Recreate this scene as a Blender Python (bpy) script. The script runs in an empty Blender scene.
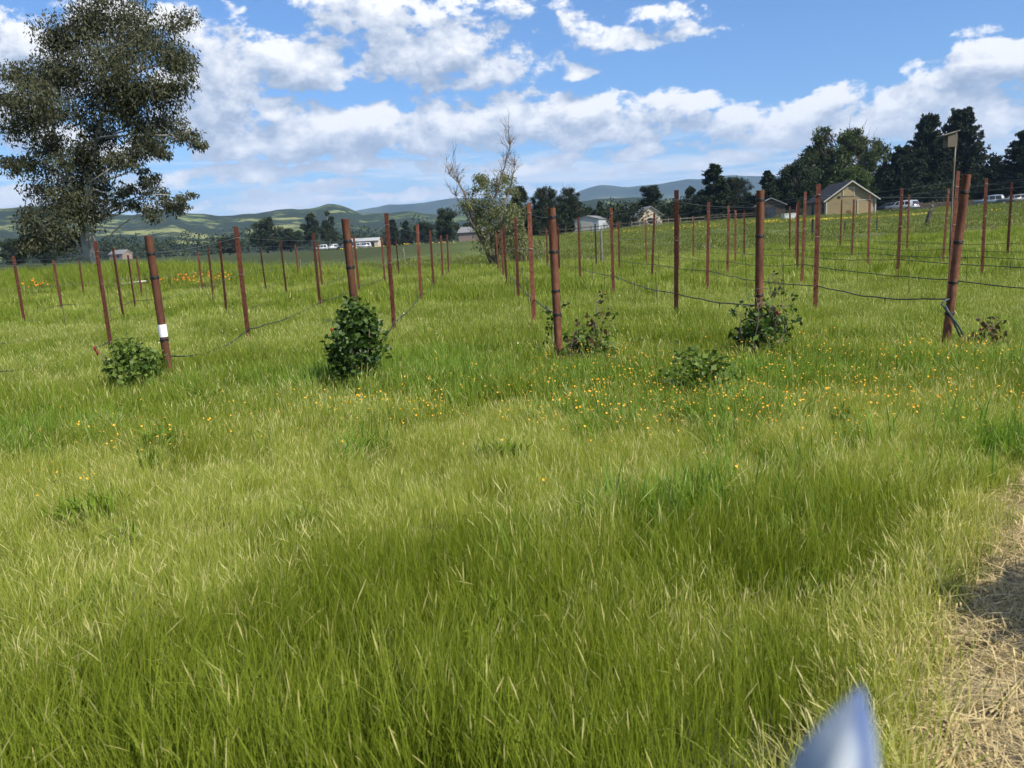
import bpy, bmesh, math, random
import numpy as np
from mathutils import Vector, Matrix

rng = np.random.default_rng(7)
random.seed(7)
sc = bpy.context.scene
C = sc.collection
rad = math.radians

# ------------------------------------------------------------------ camera
F, CX, CY, CAMH = 820.0, 512.0, 384.0, 1.55
ROLL = rad(2.87)
PITCH = math.atan(143 * math.cos(ROLL) / F)
fw = np.array([0, math.cos(PITCH), -math.sin(PITCH)])
R0 = np.array([1.0, 0, 0]); U0 = np.cross(R0, fw)
RV = math.cos(ROLL) * R0 - math.sin(ROLL) * U0
UV = math.cos(ROLL) * U0 + math.sin(ROLL) * R0
CAM = np.array([0, 0, CAMH])
cd = bpy.data.cameras.new('camera'); cam = bpy.data.objects.new('camera', cd); C.objects.link(cam)
M = Matrix.Identity(4)
for i in range(3):
    M[i][0] = RV[i]; M[i][1] = UV[i]; M[i][2] = -fw[i]; M[i][3] = CAM[i]
cam.matrix_world = M
cd.sensor_width = 36; cd.lens = F / 1024 * 36
cd.clip_start = 0.01; cd.clip_end = 30000
cd.dof.use_dof = True; cd.dof.focus_distance = 10.0; cd.dof.aperture_fstop = 6.5
sc.camera = cam

def ray(x, y): return fw + (x - CX) / F * RV - (y - CY) / F * UV
def at(x, y, Y):                       # the point on a pixel's ray at ground distance Y ahead
    d = ray(x, y); return CAM + d * (Y / d[1])
def ground_px(x, y, z=0.0):
    d = ray(x, y); return CAM + d * ((z - CAMH) / d[2])
def horizon(x): return 241 - 0.0501 * (x - 512)
def az_el(x, y):
    d = ray(x, y); d = d / np.linalg.norm(d)
    return math.atan2(d[0], d[1]), math.asin(d[2])

# ------------------------------------------------------------------ render settings
sc.view_settings.view_transform = 'Standard'; sc.view_settings.look = 'None'
sc.view_settings.exposure = 0.46; sc.view_settings.gamma = 1.0
cy = sc.cycles
cy.max_bounces = 4; cy.diffuse_bounces = 2; cy.glossy_bounces = 2; cy.transmission_bounces = 4
cy.transparent_max_bounces = 8; cy.volume_bounces = 0
cy.sample_clamp_indirect = 6.0
cy.use_denoising = True
cy.use_adaptive_sampling = True; cy.adaptive_threshold = 0.02; cy.adaptive_min_samples = 12
try:
    cy.denoiser = 'OPENIMAGEDENOISE'; cy.denoising_input_passes = 'RGB_ALBEDO_NORMAL'; cy.denoising_prefilter = 'ACCURATE'
except Exception:
    pass

# ------------------------------------------------------------------ node helper
class NT:
    def __init__(s, tree): s.t = tree; s.n = tree.nodes; s.l = tree.links
    def new(s, typ, **kw):
        n = s.n.new(typ)
        for k, v in kw.items(): setattr(n, k, v)
        return n
    def put(s, sock, v):
        if isinstance(v, bpy.types.NodeSocket): s.l.new(v, sock)
        elif v is not None:
            if hasattr(sock, 'default_value'):
                dv = sock.default_value
                if hasattr(dv, '__len__') and not hasattr(v, '__len__'): v = [v] * len(dv)
                if hasattr(dv, '__len__') and len(dv) == 4 and len(v) == 3: v = (*v, 1)
            sock.default_value = v
    def m(s, op, a, b=None, c=None, clamp=False):
        n = s.new('ShaderNodeMath', operation=op, use_clamp=clamp)
        s.put(n.inputs[0], a)
        if b is not None: s.put(n.inputs[1], b)
        if c is not None: s.put(n.inputs[2], c)
        return n.outputs[0]
    def smooth(s, x, lo, hi, a=0.0, b=1.0):
        n = s.new('ShaderNodeMapRange', interpolation_type='SMOOTHSTEP')
        for i, v in enumerate((x, lo, hi, a, b)): s.put(n.inputs[i], v)
        return n.outputs[0]
    def mix(s, f, a, b, blend='MIX'):
        n = s.new('ShaderNodeMix', data_type='RGBA', blend_type=blend)
        s.put(n.inputs[0], f); s.put(n.inputs[6], a); s.put(n.inputs[7], b)
        return n.outputs[2]
    def noise(s, vec, scale, detail=4, rough=0.55, dist=0.0, col=False):
        n = s.new('ShaderNodeTexNoise')
        if vec is not None: s.put(n.inputs['Vector'], vec)
        n.inputs['Scale'].default_value = scale; n.inputs['Detail'].default_value = detail
        n.inputs['Roughness'].default_value = rough; n.inputs['Distortion'].default_value = dist
        return n.outputs[1 if col else 0]
    def xyz(s, x, y, z=0.0):
        n = s.new('ShaderNodeCombineXYZ')
        for i, v in enumerate((x, y, z)): s.put(n.inputs[i], v)
        return n.outputs[0]
    def sep(s, v):
        n = s.new('ShaderNodeSeparateXYZ'); s.put(n.inputs[0], v); return n.outputs
    def ramp(s, f, stops):
        n = s.new('ShaderNodeValToRGB'); s.put(n.inputs[0], f)
        e = n.color_ramp.elements
        while len(e) < len(stops): e.new(0.5)
        for q, (p, c) in zip(e, stops): q.position = p; q.color = (*c, 1)
        return n.outputs[0]

# ------------------------------------------------------------------ sun and sky
SUN_EL = rad(46); SUN_AZ = rad(128)            # clockwise from +Y (straight ahead): right and a little behind
to_sun = Vector((math.sin(SUN_AZ) * math.cos(SUN_EL), math.cos(SUN_AZ) * math.cos(SUN_EL), math.sin(SUN_EL)))
sd = bpy.data.lights.new('sun', 'SUN'); sd.energy = 5.0; sd.angle = rad(0.53); sd.color = (1.0, 0.94, 0.82)
so = bpy.data.objects.new('sun', sd); C.objects.link(so); so.location = (60, -60, 90)
so.rotation_euler = to_sun.to_track_quat('Z', 'Y').to_euler()

# clouds: (pixel x, pixel y, half width px, half height px, weight)
CLOUDS = [
    (250, 132, 80, 32, 1.0), (360, 128, 110, 30, 1.1), (470, 124, 100, 30, 1.15), (570, 120, 85, 28, 1.1),
    (650, 112, 60, 26, 1.0), (690, 104, 34, 16, .9), (715, 128, 40, 16, .8),
    (790, 122, 80, 22, 1.0), (880, 112, 80, 25, 1.05), (975, 106, 80, 32, 1.1), (1040, 100, 60, 40, 1.0),
    (990, 68, 66, 24, 1.1), (1050, 65, 60, 30, 1.0),
    (425, 46, 85, 38, 1.15), (360, 12, 60, 26, 1.0), (495, 72, 45, 18, .9), (345, 40, 30, 18, .6), (530, 60, 50, 22, .7),
    (262, 62, 62, 30, 1.05), (215, 92, 60, 34, 1.0), (320, 66, 34, 26, .9), (225, 45, 40, 20, .8),
    (615, 36, 64, 15, .78), (680, 30, 50, 16, .72), (650, 14, 60, 10, .6), (570, 28, 40, 14, .55), (575, 70, 26, 8, .6),
    (30, 55, 80, 36, 1.0), (-30, 90, 60, 40, 1.0), (60, 150, 80, 24, .8), (160, 20, 70, 20, .7), (500, 4, 60, 12, .7),
    (180, 178, 90, 10, .8), (20, 205, 60, 9, .7), (270, 190, 60, 6, .5), (420, 172, 60, 9, .55), (560, 160, 60, 8, .6),
    (640, 150, 70, 9, .6), (740, 160, 40, 7, .5), (250, 172, 90, 9, .8), (370, 165, 80, 10, .8), (480, 168, 80, 9, .75), (330, 188, 70, 6, .6), (600, 172, 60, 7, .65), (700, 166, 50, 6, .6), (230, 205, 80, 5, .6), (400, 196, 90, 5, .6), (120, 205, 60, 6, .6), (560, 184, 60, 5, .5), (760, 178, 50, 5, .5), (975, 36, 24, 5, .45), (830, 150, 60, 10, .6),
]
SKYMUL = (0.70, 1.02, 1.42)
def density_group():
    g = bpy.data.node_groups.new('cloud_density', 'ShaderNodeTree')
    g.interface.new_socket('U', in_out='INPUT', socket_type='NodeSocketFloat')
    g.interface.new_socket('V', in_out='INPUT', socket_type='NodeSocketFloat')
    g.interface.new_socket('D', in_out='OUTPUT', socket_type='NodeSocketFloat')
    t = NT(g)
    gi = t.new('NodeGroupInput'); go = t.new('NodeGroupOutput')
    U, V = gi.outputs[0], gi.outputs[1]
    P = t.xyz(U, t.m('MULTIPLY', V, 1.5))
    w = t.new('ShaderNodeVectorMath', operation='MULTIPLY_ADD')
    t.put(w.inputs[0], t.noise(P, 13, 3, 0.55, col=True)); w.inputs[1].default_value = (.080, .042, 0); w.inputs[2].default_value = (-.040, -.021, 0)
    wp = t.new('ShaderNodeVectorMath', operation='ADD'); t.put(wp.inputs[0], w.outputs[0]); t.put(wp.inputs[1], t.xyz(U, V, 0.0))
    acc = None
    for px, py, rx, ry, wt_ in CLOUDS:
        a, e = az_el(px, py); sx = F / (rx * 1.08); sy = F / (ry * 1.05)
        q = t.new('ShaderNodeVectorMath', operation='MULTIPLY_ADD'); t.put(q.inputs[0], wp.outputs[0])
        q.inputs[1].default_value = (sx, sy, 0); q.inputs[2].default_value = (-a * sx, -e * sy, 0)
        dd = t.new('ShaderNodeVectorMath', operation='DOT_PRODUCT'); t.put(dd.inputs[0], q.outputs[0]); t.put(dd.inputs[1], q.outputs[0])
        m = t.m('MULTIPLY_ADD', dd.outputs['Value'], -wt_, wt_)
        acc = m if acc is None else t.m('SMOOTH_MAX', acc, m, 0.15)
    acc = t.m('MINIMUM', t.m('MAXIMUM', acc, -0.9), 0.9)
    # the same kind of cloud banks all round and overhead, outside the frame
    free = t.noise(t.xyz(t.m('MULTIPLY', U, 3.0), t.m('MULTIPLY', V, 7.5), 4.7), 1.0, 2, 0.5)
    free = t.m('MULTIPLY_ADD', free, 6.0, -2.9)
    free = t.m('MINIMUM', t.m('MAXIMUM', free, -0.9), 0.9)
    k = t.m('MAXIMUM', t.smooth(t.m('ABSOLUTE', U), 0.60, 0.75), t.smooth(V, 0.30, 0.37))
    acc = t.m('ADD', t.m('MULTIPLY', acc, t.m('SUBTRACT', 1.0, k)), t.m('MULTIPLY', free, k))
    nb = t.noise(t.xyz(U, t.m('MULTIPLY', V, 1.5), 1.3), 21, 7, 0.62, 0.15)
    d = t.m('ADD', t.m('MULTIPLY', acc, 0.70), t.m('MULTIPLY', t.m('SUBTRACT', nb, 0.575), 2.5))
    t.l.new(d, go.inputs[0])
    return g

world = bpy.data.worlds.new('World'); sc.world = world; world.use_nodes = True
wt = NT(world.node_tree); wt.n.clear()
sky = wt.new('ShaderNodeTexSky', sky_type='NISHITA', sun_disc=False)
sky.sun_elevation = SUN_EL; sky.sun_rotation = SUN_AZ; sky.altitude = 60
sky.air_density = 1.0; sky.dust_density = 0.3; sky.ozone_density = 1.6
tc = wt.new('ShaderNodeTexCoord')
dx, dy, dz = wt.sep(tc.outputs['Generated'])
U = wt.m('ARCTAN2', dx, dy)
V = wt.m('ARCSINE', dz)
grp = density_group()
def dens(u, v):
    n = wt.new('ShaderNodeGroup'); n.node_tree = grp
    wt.put(n.inputs[0], u); wt.put(n.inputs[1], v); return n.outputs[0]
d0 = dens(U, V)
d1 = dens(wt.m('ADD', U, 0.008), wt.m('ADD', V, 0.024))
alpha = wt.smooth(d0, -0.10, 0.24)
lit = wt.m('ADD', 0.385, wt.m('MULTIPLY', wt.m('SUBTRACT', d0, d1), 0.68))
lit = wt.m('SUBTRACT', lit, wt.m('MULTIPLY', wt.smooth(d0, 0.35, 1.3), 0.14), clamp=True)
ccol = wt.ramp(lit, [(0.0, (3.4, 4.1, 5.3)), (0.28, (4.7, 5.4, 6.6)), (0.52, (7.3, 7.7, 8.4)), (0.80, (10.6, 10.5, 10.4))])
# thin layered streaks low over the horizon
st = wt.noise(wt.xyz(wt.m('MULTIPLY', U, 6.0), wt.m('MULTIPLY', V, 58.0), 2.0), 1.0, 5, 0.62, 0.5)
sa = wt.m('MULTIPLY', wt.smooth(st, 0.40, 0.60), wt.smooth(V, 0.130, 0.07))
sa = wt.m('MULTIPLY', sa, 0.80)
stc = wt.ramp(st, [(0.42, (8.2, 9.0, 9.8)), (0.70, (10.2, 10.4, 10.6))])
skyc = wt.mix(1.0, sky.outputs[0], SKYMUL, 'MULTIPLY')
skyc = wt.mix(wt.m('MULTIPLY', wt.smooth(V, 0.11, -0.01), 0.75), skyc, (7.4, 9.0, 10.6))
base = wt.mix(sa, skyc, stc)
ccol = wt.mix(wt.m('MULTIPLY', wt.smooth(V, 0.13, 0.05), 0.60), ccol, (10.6, 10.8, 11.0))
wcol = wt.mix(wt.m('MULTIPLY', alpha, 0.97), base, ccol)
bg = wt.new('ShaderNodeBackground'); bg.inputs[1].default_value = 0.083
wt.l.new(wcol, bg.inputs[0])
wo = wt.new('ShaderNodeOutputWorld'); wt.l.new(bg.outputs[0], wo.inputs[0])
world.cycles.sampling_method = 'MANUAL'; world.cycles.sample_map_resolution = 512

# ------------------------------------------------------------------ mesh helpers
def mesh_np(name, verts, quads=None, tris=None, attr=None, smooth=False):
    me = bpy.data.meshes.new(name)
    verts = np.asarray(verts, dtype=np.float32)
    me.vertices.add(len(verts)); me.vertices.foreach_set('co', verts.ravel())
    loops = []; starts = []; n = 0
    if quads is not None and len(quads):
        q = np.asarray(quads, dtype=np.int32); loops.append(q.ravel()); starts.append(np.arange(len(q)) * 4); n = q.size
    if tris is not None and len(tris):
        q = np.asarray(tris, dtype=np.int32); loops.append(q.ravel()); starts.append(n + np.arange(len(q)) * 3)
    loops = np.concatenate(loops); starts = np.concatenate(starts).astype(np.int32)
    me.loops.add(len(loops)); me.loops.foreach_set('vertex_index', loops)
    me.polygons.add(len(starts)); me.polygons.foreach_set('loop_start', starts)
    if smooth: me.polygons.foreach_set('use_smooth', np.ones(len(starts), dtype=bool))
    if attr is not None:
        a = me.color_attributes.new('bc', 'FLOAT_COLOR', 'POINT')
        a.data.foreach_set('color', np.asarray(attr, dtype=np.float32).ravel())
    me.update(calc_edges=True); me.validate()
    return me

class MB:
    """collects boxes, tubes and polygons for ONE mesh"""
    def __init__(s): s.v = []; s.f = []
    def add(s, vs, fs):
        o = len(s.v); s.v += [tuple(map(float, p)) for p in vs]; s.f += [tuple(i + o for i in f) for f in fs]; return s
    def box(s, c, d, rz=0.0):
        cx, cy_, cz = c; hx, hy, hz = d[0] / 2, d[1] / 2, d[2] / 2
        co, si = math.cos(rz), math.sin(rz); vs = []
        for sx, sy, sz in ((-1,-1,-1),(1,-1,-1),(1,1,-1),(-1,1,-1),(-1,-1,1),(1,-1,1),(1,1,1),(-1,1,1)):
            x, y = sx * hx, sy * hy; vs.append((cx + x * co - y * si, cy_ + x * si + y * co, cz + sz * hz))
        return s.add(vs, [(0,3,2,1),(4,5,6,7),(0,1,5,4),(1,2,6,5),(2,3,7,6),(3,0,4,7)])
    def tube(s, pts, r, n=8, caps=True):
        pts = [np.array(p, float) for p in pts]
        if not hasattr(r, '__len__'): r = [r] * len(pts)
        T = [pts[min(i + 1, len(pts) - 1)] - pts[max(i - 1, 0)] for i in range(len(pts))]
        up = np.array([0, 0, 1.0]) if abs(T[0][2]) < .9 * np.linalg.norm(T[0]) else np.array([1.0, 0, 0])
        vs = []
        a = np.cross(T[0], up); a /= np.linalg.norm(a)
        for p, t, q in zip(pts, T, r):
            t = t / (np.linalg.norm(t) + 1e-9)
            a = a - t * (a @ t); a /= np.linalg.norm(a) + 1e-9
            b = np.cross(t, a)
            for k in range(n):
                w = 2 * math.pi * k / n; vs.append(p + q * (math.cos(w) * a + math.sin(w) * b))
        fs = []
        for i in range(len(pts) - 1):
            for k in range(n):
                fs.append((i*n+k, i*n+(k+1)%n, (i+1)*n+(k+1)%n, (i+1)*n+k))
        if caps: fs += [tuple(range(n))[::-1], tuple((len(pts)-1)*n + k for k in range(n))]
        return s.add(vs, fs)
    def prism(s, prof, y0, y1):                  # profile in x,z pulled along y
        n = len(prof); vs = [(x, y0, z) for x, z in prof] + [(x, y1, z) for x, z in prof]
        fs = [tuple(range(n)), tuple(range(n, 2*n))[::-1]] + [(i, n+i, n+(i+1)%n, (i+1)%n) for i in range(n)]
        return s.add(vs, fs)
    def mesh(s, name, smooth=False):
        me = bpy.data.meshes.new(name); me.from_pydata(s.v, [], s.f)
        bm = bmesh.new(); bm.from_mesh(me); bmesh.ops.recalc_face_normals(bm, faces=bm.faces); bm.to_mesh(me); bm.free()
        if smooth:
            for p in me.polygons: p.use_smooth = True
        me.update(); return me
    def build(s, name, m, parent=None, smooth=False): return obj(name, s.mesh(name, smooth), m, parent)

def obj(name, me, m=None, parent=None, loc=None):
    o = bpy.data.objects.new(name, me); C.objects.link(o)
    if m is not None and me is not None and len(me.materials) == 0: me.materials.append(m)
    if parent: o.parent = parent
    if loc is not None: o.location = loc
    return o
def empty(name, loc, rz=0.0):
    o = bpy.data.objects.new(name, None); C.objects.link(o); o.location = loc; o.rotation_euler = (0, 0, rz); o.empty_display_size = .2; return o
def tag(o, label, cat=None, group=None, kind=None):
    o['label'] = label
    if cat: o['category'] = cat
    if group: o['group'] = group
    if kind: o['kind'] = kind
    return o
def copy_tree(o, parent=None):
    c = o.copy(); C.objects.link(c); c.parent = parent
    for ch in list(o.children): copy_tree(ch, c)
    return c

# ------------------------------------------------------------------ value noise for terrain and planting
_perm = np.random.default_rng(3).random((256, 256))
def vnoise(x, y, s=1.0):
    x = np.asarray(x, float) / s; y = np.asarray(y, float) / s
    xi = np.floor(x).astype(int); yi = np.floor(y).astype(int); fx = x - xi; fy = y - yi
    fx = fx*fx*(3-2*fx); fy = fy*fy*(3-2*fy)
    g = lambda i, j: _perm[i % 256, j % 256]
    return (g(xi,yi)*(1-fx)+g(xi+1,yi)*fx)*(1-fy) + (g(xi,yi+1)*(1-fx)+g(xi+1,yi+1)*fx)*fy
def fbm(x, y, s=1.0, o=4):
    t = 0; a = .5
    for k in range(o): t = t + a * vnoise(np.asarray(x) + 17.3*k, np.asarray(y) + 9.1*k, s / 2**k); a *= .5
    return t / (1 - .5**o)
def S(t): t = np.clip(t, 0, 1); return t*t*(3-2*t)
def terrain(x, y):
    x = np.asarray(x, float); y = np.asarray(y, float); r = np.hypot(x, y)
    h = (1.9 - .7 * S((-x - 8) / 40)) * S((y - 30) / 110.0)
    h = h + 0.8 * S((x - 5) / 26.0) * S((y - 16) / 42.0) + 0.6 * S((x - 30) / 60) * S((y - 60) / 80)
    h = h + 0.0035 * np.clip(r - 150, 0, 220) * (y > 0)
    h = h + 0.75 * np.exp(-((x + 21) / 10)**2 - ((y - 43) / 6.0)**2)
    h = h * (1 - 0.85 * S((r - 420) / 260))
    h = h + 0.06 * (fbm(x, y, 6.0, 2) - .5) * S(r / 4) + .35 * (fbm(x, y, 40, 2) - .5) * S((r - 60) / 60)
    return h
def tz(x, y): return float(terrain(x, y))
def on_ground(px, Y):
    p = at(px, horizon(px), Y); return np.array([p[0], Y, tz(p[0], Y)])

# ------------------------------------------------------------------ materials
def mat(name):
    m = bpy.data.materials.new(name); m.use_nodes = True; t = NT(m.node_tree); t.n.clear()
    out = t.new('ShaderNodeOutputMaterial'); return m, t, out
def principled(t, col, rough=.6, spec=.3, metal=0.0, normal=None):
    b = t.new('ShaderNodeBsdfPrincipled')
    t.put(b.inputs['Base Color'], col); t.put(b.inputs['Roughness'], rough)
    t.put(b.inputs['Specular IOR Level'], spec); t.put(b.inputs['Metallic'], metal)
    if normal is not None: t.put(b.inputs['Normal'], normal)
    return b.outputs[0]
def bump(t, h, strength=.4, dist=.02):
    b = t.new('ShaderNodeBump'); b.inputs['Strength'].default_value = strength; b.inputs['Distance'].default_value = dist
    t.put(b.inputs['Height'], h); return b.outputs[0]
def simple(name, col, rough=.6, spec=.3, metal=0.0, var=.25, scale=6.0):
    m, t, out = mat(name)
    tcn = t.new('ShaderNodeTexCoord')
    n = t.noise(tcn.outputs['Object'], scale, 5, .6)
    c = t.mix(n, [k * (1 - var) for k in col], [min(1, k * (1 + var)) for k in col])
    t.l.new(principled(t, c, rough, spec, metal, bump(t, n, .2, .01)), out.inputs[0]); return m
def leaf_mat(name, c0, c1, trans=.3, rough=.55, spec=.25, patch=None, patch_scale=.5):
    m, t, out = mat(name)
    a = t.new('ShaderNodeVertexColor', layer_name='bc')
    s = t.new('ShaderNodeSeparateColor'); t.l.new(a.outputs[0], s.inputs[0])
    c = t.mix(s.outputs[0], c0, c1)
    if patch:
        geo = t.new('ShaderNodeNewGeometry')
        c = t.mix(t.smooth(t.noise(geo.outputs['Position'], patch_scale, 3), .42, .62), c, patch)
    b = principled(t, c, rough, spec)
    if trans > 0:
        tr = t.new('ShaderNodeBsdfTranslucent'); t.put(tr.inputs[0], t.mix(1.0, c, (1.15, 1.25, .7), 'MULTIPLY'))
        mx = t.new('ShaderNodeMixShader'); mx.inputs[0].default_value = trans
        t.l.new(b, mx.inputs[1]); t.l.new(tr.outputs[0], mx.inputs[2]); b = mx.outputs[0]
    t.l.new(b, out.inputs[0]); return m
def bark_mat(name, c0, c1, scale=3.0):
    m, t, out = mat(name)
    tcn = t.new('ShaderNodeTexCoord'); p = t.sep(tcn.outputs['Object'])
    n = t.noise(t.xyz(p[0], p[1], t.m('MULTIPLY', p[2], .25)), scale, 6, .65)
    c = t.ramp(n, [(.35, c0), (.62, c1)])
    t.l.new(principled(t, c, .85, .15, 0, bump(t, n, .6, .03)), out.inputs[0]); return m

def rust_mat(name, c0, c1, c2):
    m, t, out = mat(name)
    tcn = t.new('ShaderNodeTexCoord'); oi = t.new('ShaderNodeObjectInfo')
    v = t.new('ShaderNodeVectorMath', operation='ADD'); t.l.new(tcn.outputs['Object'], v.inputs[0])
    t.l.new(t.xyz(t.m('MULTIPLY', oi.outputs['Random'], 30.0), 0, 0), v.inputs[1])
    p = t.sep(v.outputs[0])
    n1 = t.noise(t.xyz(p[0], p[1], t.m('MULTIPLY', p[2], .3)), 14, 6, .65)
    n2 = t.noise(v.outputs[0], 60, 4, .6)
    c = t.ramp(t.m('ADD', t.m('MULTIPLY', n1, .7), t.m('MULTIPLY', n2, .3)), [(.34, c0), (.5, c1), (.66, c2)])
    c = t.mix(t.m('MULTIPLY', oi.outputs['Random'], .6), c, c0)
    t.l.new(principled(t, c, .78, .25, 0, bump(t, n2, .35, .004)), out.inputs[0]); return m

M_PIPE = rust_mat('rusty_pipe', (.06, .024, .015), (.155, .060, .033), (.26, .115, .065))
M_TPOST = rust_mat('rusty_post', (.065, .023, .016), (.155, .050, .031), (.24, .095, .058))
M_BLACK = simple('black_plastic', (.018, .019, .021), .5, .4)
M_TEAL = simple('grey_teal_hose', (.05, .075, .08), .5, .4)
M_WIRE = simple('galvanised_wire', (.22, .22, .21), .45, .5, .6)
M_WHITE = simple('white_tag', (.82, .82, .80), .5, .3, 0, .05)
M_STAKE = simple('dark_stake', (.06, .045, .035), .8)
M_GREYWOOD = bark_mat('weathered_wood', (.10, .085, .07), (.26, .23, .19), 9)
M_DARKWOOD = bark_mat('dark_wood', (.035, .03, .025), (.10, .085, .07), 9)
M_EUCBARK = bark_mat('pale_bark', (.26, .24, .205), (.64, .61, .56), 3)
M_BARK = bark_mat('brown_bark', (.05, .04, .03), (.15, .12, .095), 4)
M_TWIG = bark_mat('bare_twig', (.10, .075, .06), (.24, .19, .16), 6)
M_EUC = leaf_mat('eucalyptus_leaf', (.036, .040, .020), (.115, .118, .068), .22, .65, .12)
M_CYP = leaf_mat('cypress_leaf', (.013, .021, .012), (.042, .058, .030), .12, .7, .1)
M_DARKTREE = leaf_mat('dark_evergreen_leaf', (.016, .026, .013), (.055, .075, .034), .14, .65, .12)
M_BROAD = leaf_mat('broadleaf_leaf', (.032, .050, .016), (.095, .125, .045), .22, .6, .15)
M_LIME = leaf_mat('light_green_leaf', (.04, .065, .016), (.10, .14, .04), .25)
M_WILLOW = leaf_mat('olive_leaf', (.085, .098, .040), (.23, .24, .115), .28)
M_ROSE = leaf_mat('rose_leaf', (.014, .038, .007), (.085, .145, .026), .20, .45, .3)
M_ROSELIGHT = leaf_mat('pale_rose_leaf', (.040, .080, .012), (.17, .24, .045), .28, .5, .25)
M_REDLEAF = leaf_mat('red_shoot_leaf', (.05, .050, .018), (.16, .105, .045), .2, .5, .25)
M_PETALRED = simple('red_petal', (.20, .02, .02), .6)
M_PETALYEL = simple('yellow_petal', (.80, .40, .03), .5, .2, 0, .15)
M_PETALORG = simple('orange_petal', (.85, .24, .02), .5, .2, 0, .15)
M_PETALPALE = simple('pale_flower', (.75, .72, .55), .6)

# ground under the grass
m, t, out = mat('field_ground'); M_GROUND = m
geo = t.new('ShaderNodeNewGeometry'); P = geo.outputs['Position']
p = t.sep(P); dist = t.m('SQRT', t.m('ADD', t.m('MULTIPLY', p[0], p[0]), t.m('MULTIPLY', p[1], p[1])))
soil = t.mix(t.noise(P, 9, 5, .65), (.045, .050, .018), (.12, .125, .045))
n1 = t.noise(P, .05, 4, .6); n2 = t.noise(P, .6, 5, .65); n3 = t.noise(P, .012, 3, .5)
past = t.mix(t.smooth(n1, .38, .62), (.075, .110, .026), (.130, .162, .042))
past = t.mix(t.m('MULTIPLY', t.smooth(n2, .4, .7), .5), past, (.15, .16, .055))
farc = t.mix(t.smooth(n3, .42, .58), (.045, .065, .022), (.085, .11, .038))  # far ground colour darkened to carry the cloud shade
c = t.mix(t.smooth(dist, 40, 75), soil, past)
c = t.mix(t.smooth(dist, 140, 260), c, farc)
cloud_shade = t.m('MULTIPLY', t.smooth(dist, 58, 80), t.smooth(p[0], 6, -14))  # mask for a cloud shadow painted into the far-left ground
c = t.mix(t.m('MULTIPLY', cloud_shade, .9), c, t.mix(n2, (.026, .038, .014), (.055, .066, .026)))
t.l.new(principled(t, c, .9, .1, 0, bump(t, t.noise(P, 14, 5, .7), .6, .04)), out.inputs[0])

m, t, out = mat('trodden_path'); M_PATH = m
geo = t.new('ShaderNodeNewGeometry'); P = geo.outputs['Position']
n = t.noise(P, 5, 6, .7); n2 = t.noise(P, 40, 4, .6)
c = t.ramp(n, [(.36, (.10, .078, .055)), (.5, (.25, .20, .125)), (.66, (.36, .29, .17))])
c = t.mix(t.smooth(n2, .5, .8), c, (.30, .25, .14))
t.l.new(principled(t, c, .95, .1, 0, bump(t, t.m('ADD', n, n2), .8, .02)), out.inputs[0])

m, t, out = mat('green_hills'); M_HILL = m
geo = t.new('ShaderNodeNewGeometry'); P = geo.outputs['Position']; p = t.sep(P)
PP = t.xyz(p[0], p[1], t.m('MULTIPLY', p[2], 4.0))
a = t.noise(PP, .0060, 5, .62, .6); b = t.noise(PP, .035, 5, .7); gsc = t.noise(PP, .0022, 3, .5)
grassc = t.ramp(gsc, [(.36, (.075, .110, .034)), (.5, (.14, .18, .058)), (.64, (.22, .235, .09))])
wood = t.mix(b, (.014, .024, .014), (.035, .05, .026))
f = t.smooth(t.m('ADD', t.m('MULTIPLY', a, .62), t.m('MULTIPLY', b, .38)), .425, .49)
t.l.new(principled(t, t.mix(f, grassc, wood), .95, .05), out.inputs[0])
m, t, out = mat('far_mountain'); M_MOUNT = m
geo = t.new('ShaderNodeNewGeometry'); P = geo.outputs['Position']
a = t.noise(P, .0016, 6, .65)
c = t.ramp(a, [(.40, (.025, .04, .025)), (.52, (.05, .07, .035)), (.66, (.13, .145, .07))])
t.l.new(principled(t, c, .95, .05), out.inputs[0])

# ------------------------------------------------------------------ the setting: ground, hills, mountains
na, rings = 320, np.concatenate([[0.0], np.geomspace(.5, 9000, 170)])
ang = np.linspace(0, 2 * math.pi, na, endpoint=False)
gx = np.outer(rings, np.cos(ang)); gy = np.outer(rings, np.sin(ang))
gv = np.stack([gx, gy, terrain(gx, gy)], -1).reshape(-1, 3)
i, k = np.meshgrid(np.arange(len(rings) - 1), np.arange(na), indexing='ij')
q = np.stack([i*na+k, (i+1)*na+k, (i+1)*na+(k+1)%na, i*na+(k+1)%na], -1).reshape(-1, 4)[na:]
cen = np.stack([np.zeros(na, int), na + np.arange(na), na + (np.arange(na)+1) % na], -1)
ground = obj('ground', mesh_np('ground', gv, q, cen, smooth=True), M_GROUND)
tag(ground, 'gently rising green pasture under the whole vineyard', kind='structure')

EDGE = np.array([(.42, 1.0), (.98, 2.0), (1.22, 2.46), (1.44, 2.85), (1.66, 3.2), (1.98, 3.5), (2.22, 3.9), (2.65, 4.3), (3.25, 4.8), (4.2, 5.5), (5.6, 6.4), (7.6, 7.6), (11.0, 9.0)])
def path_edge(y): return np.interp(y, EDGE[:, 1], EDGE[:, 0])
def on_path(x, y):
    e = path_edge(y) + .22 * (fbm(x, y, .45, 3) - .5) * 2
    return (x > e) & (x < e + 2.0) & (y > -2) & (y < 9)
ys = np.concatenate([np.linspace(-2, 2, 12), np.linspace(2.2, 9, 60)]); ws = np.linspace(-.12, 2.1, 26)
pv = []
for y in ys:
    e = float(path_edge(y)) if y >= 1 else .45 - (1 - y) * .45
    for w in ws:
        x = e + w + .10 * math.sin(y * 5.1) * (w < .2); pv.append((x, y, tz(x, y) + .012 + .012 * float(fbm(x, y, .2, 3))))
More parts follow.
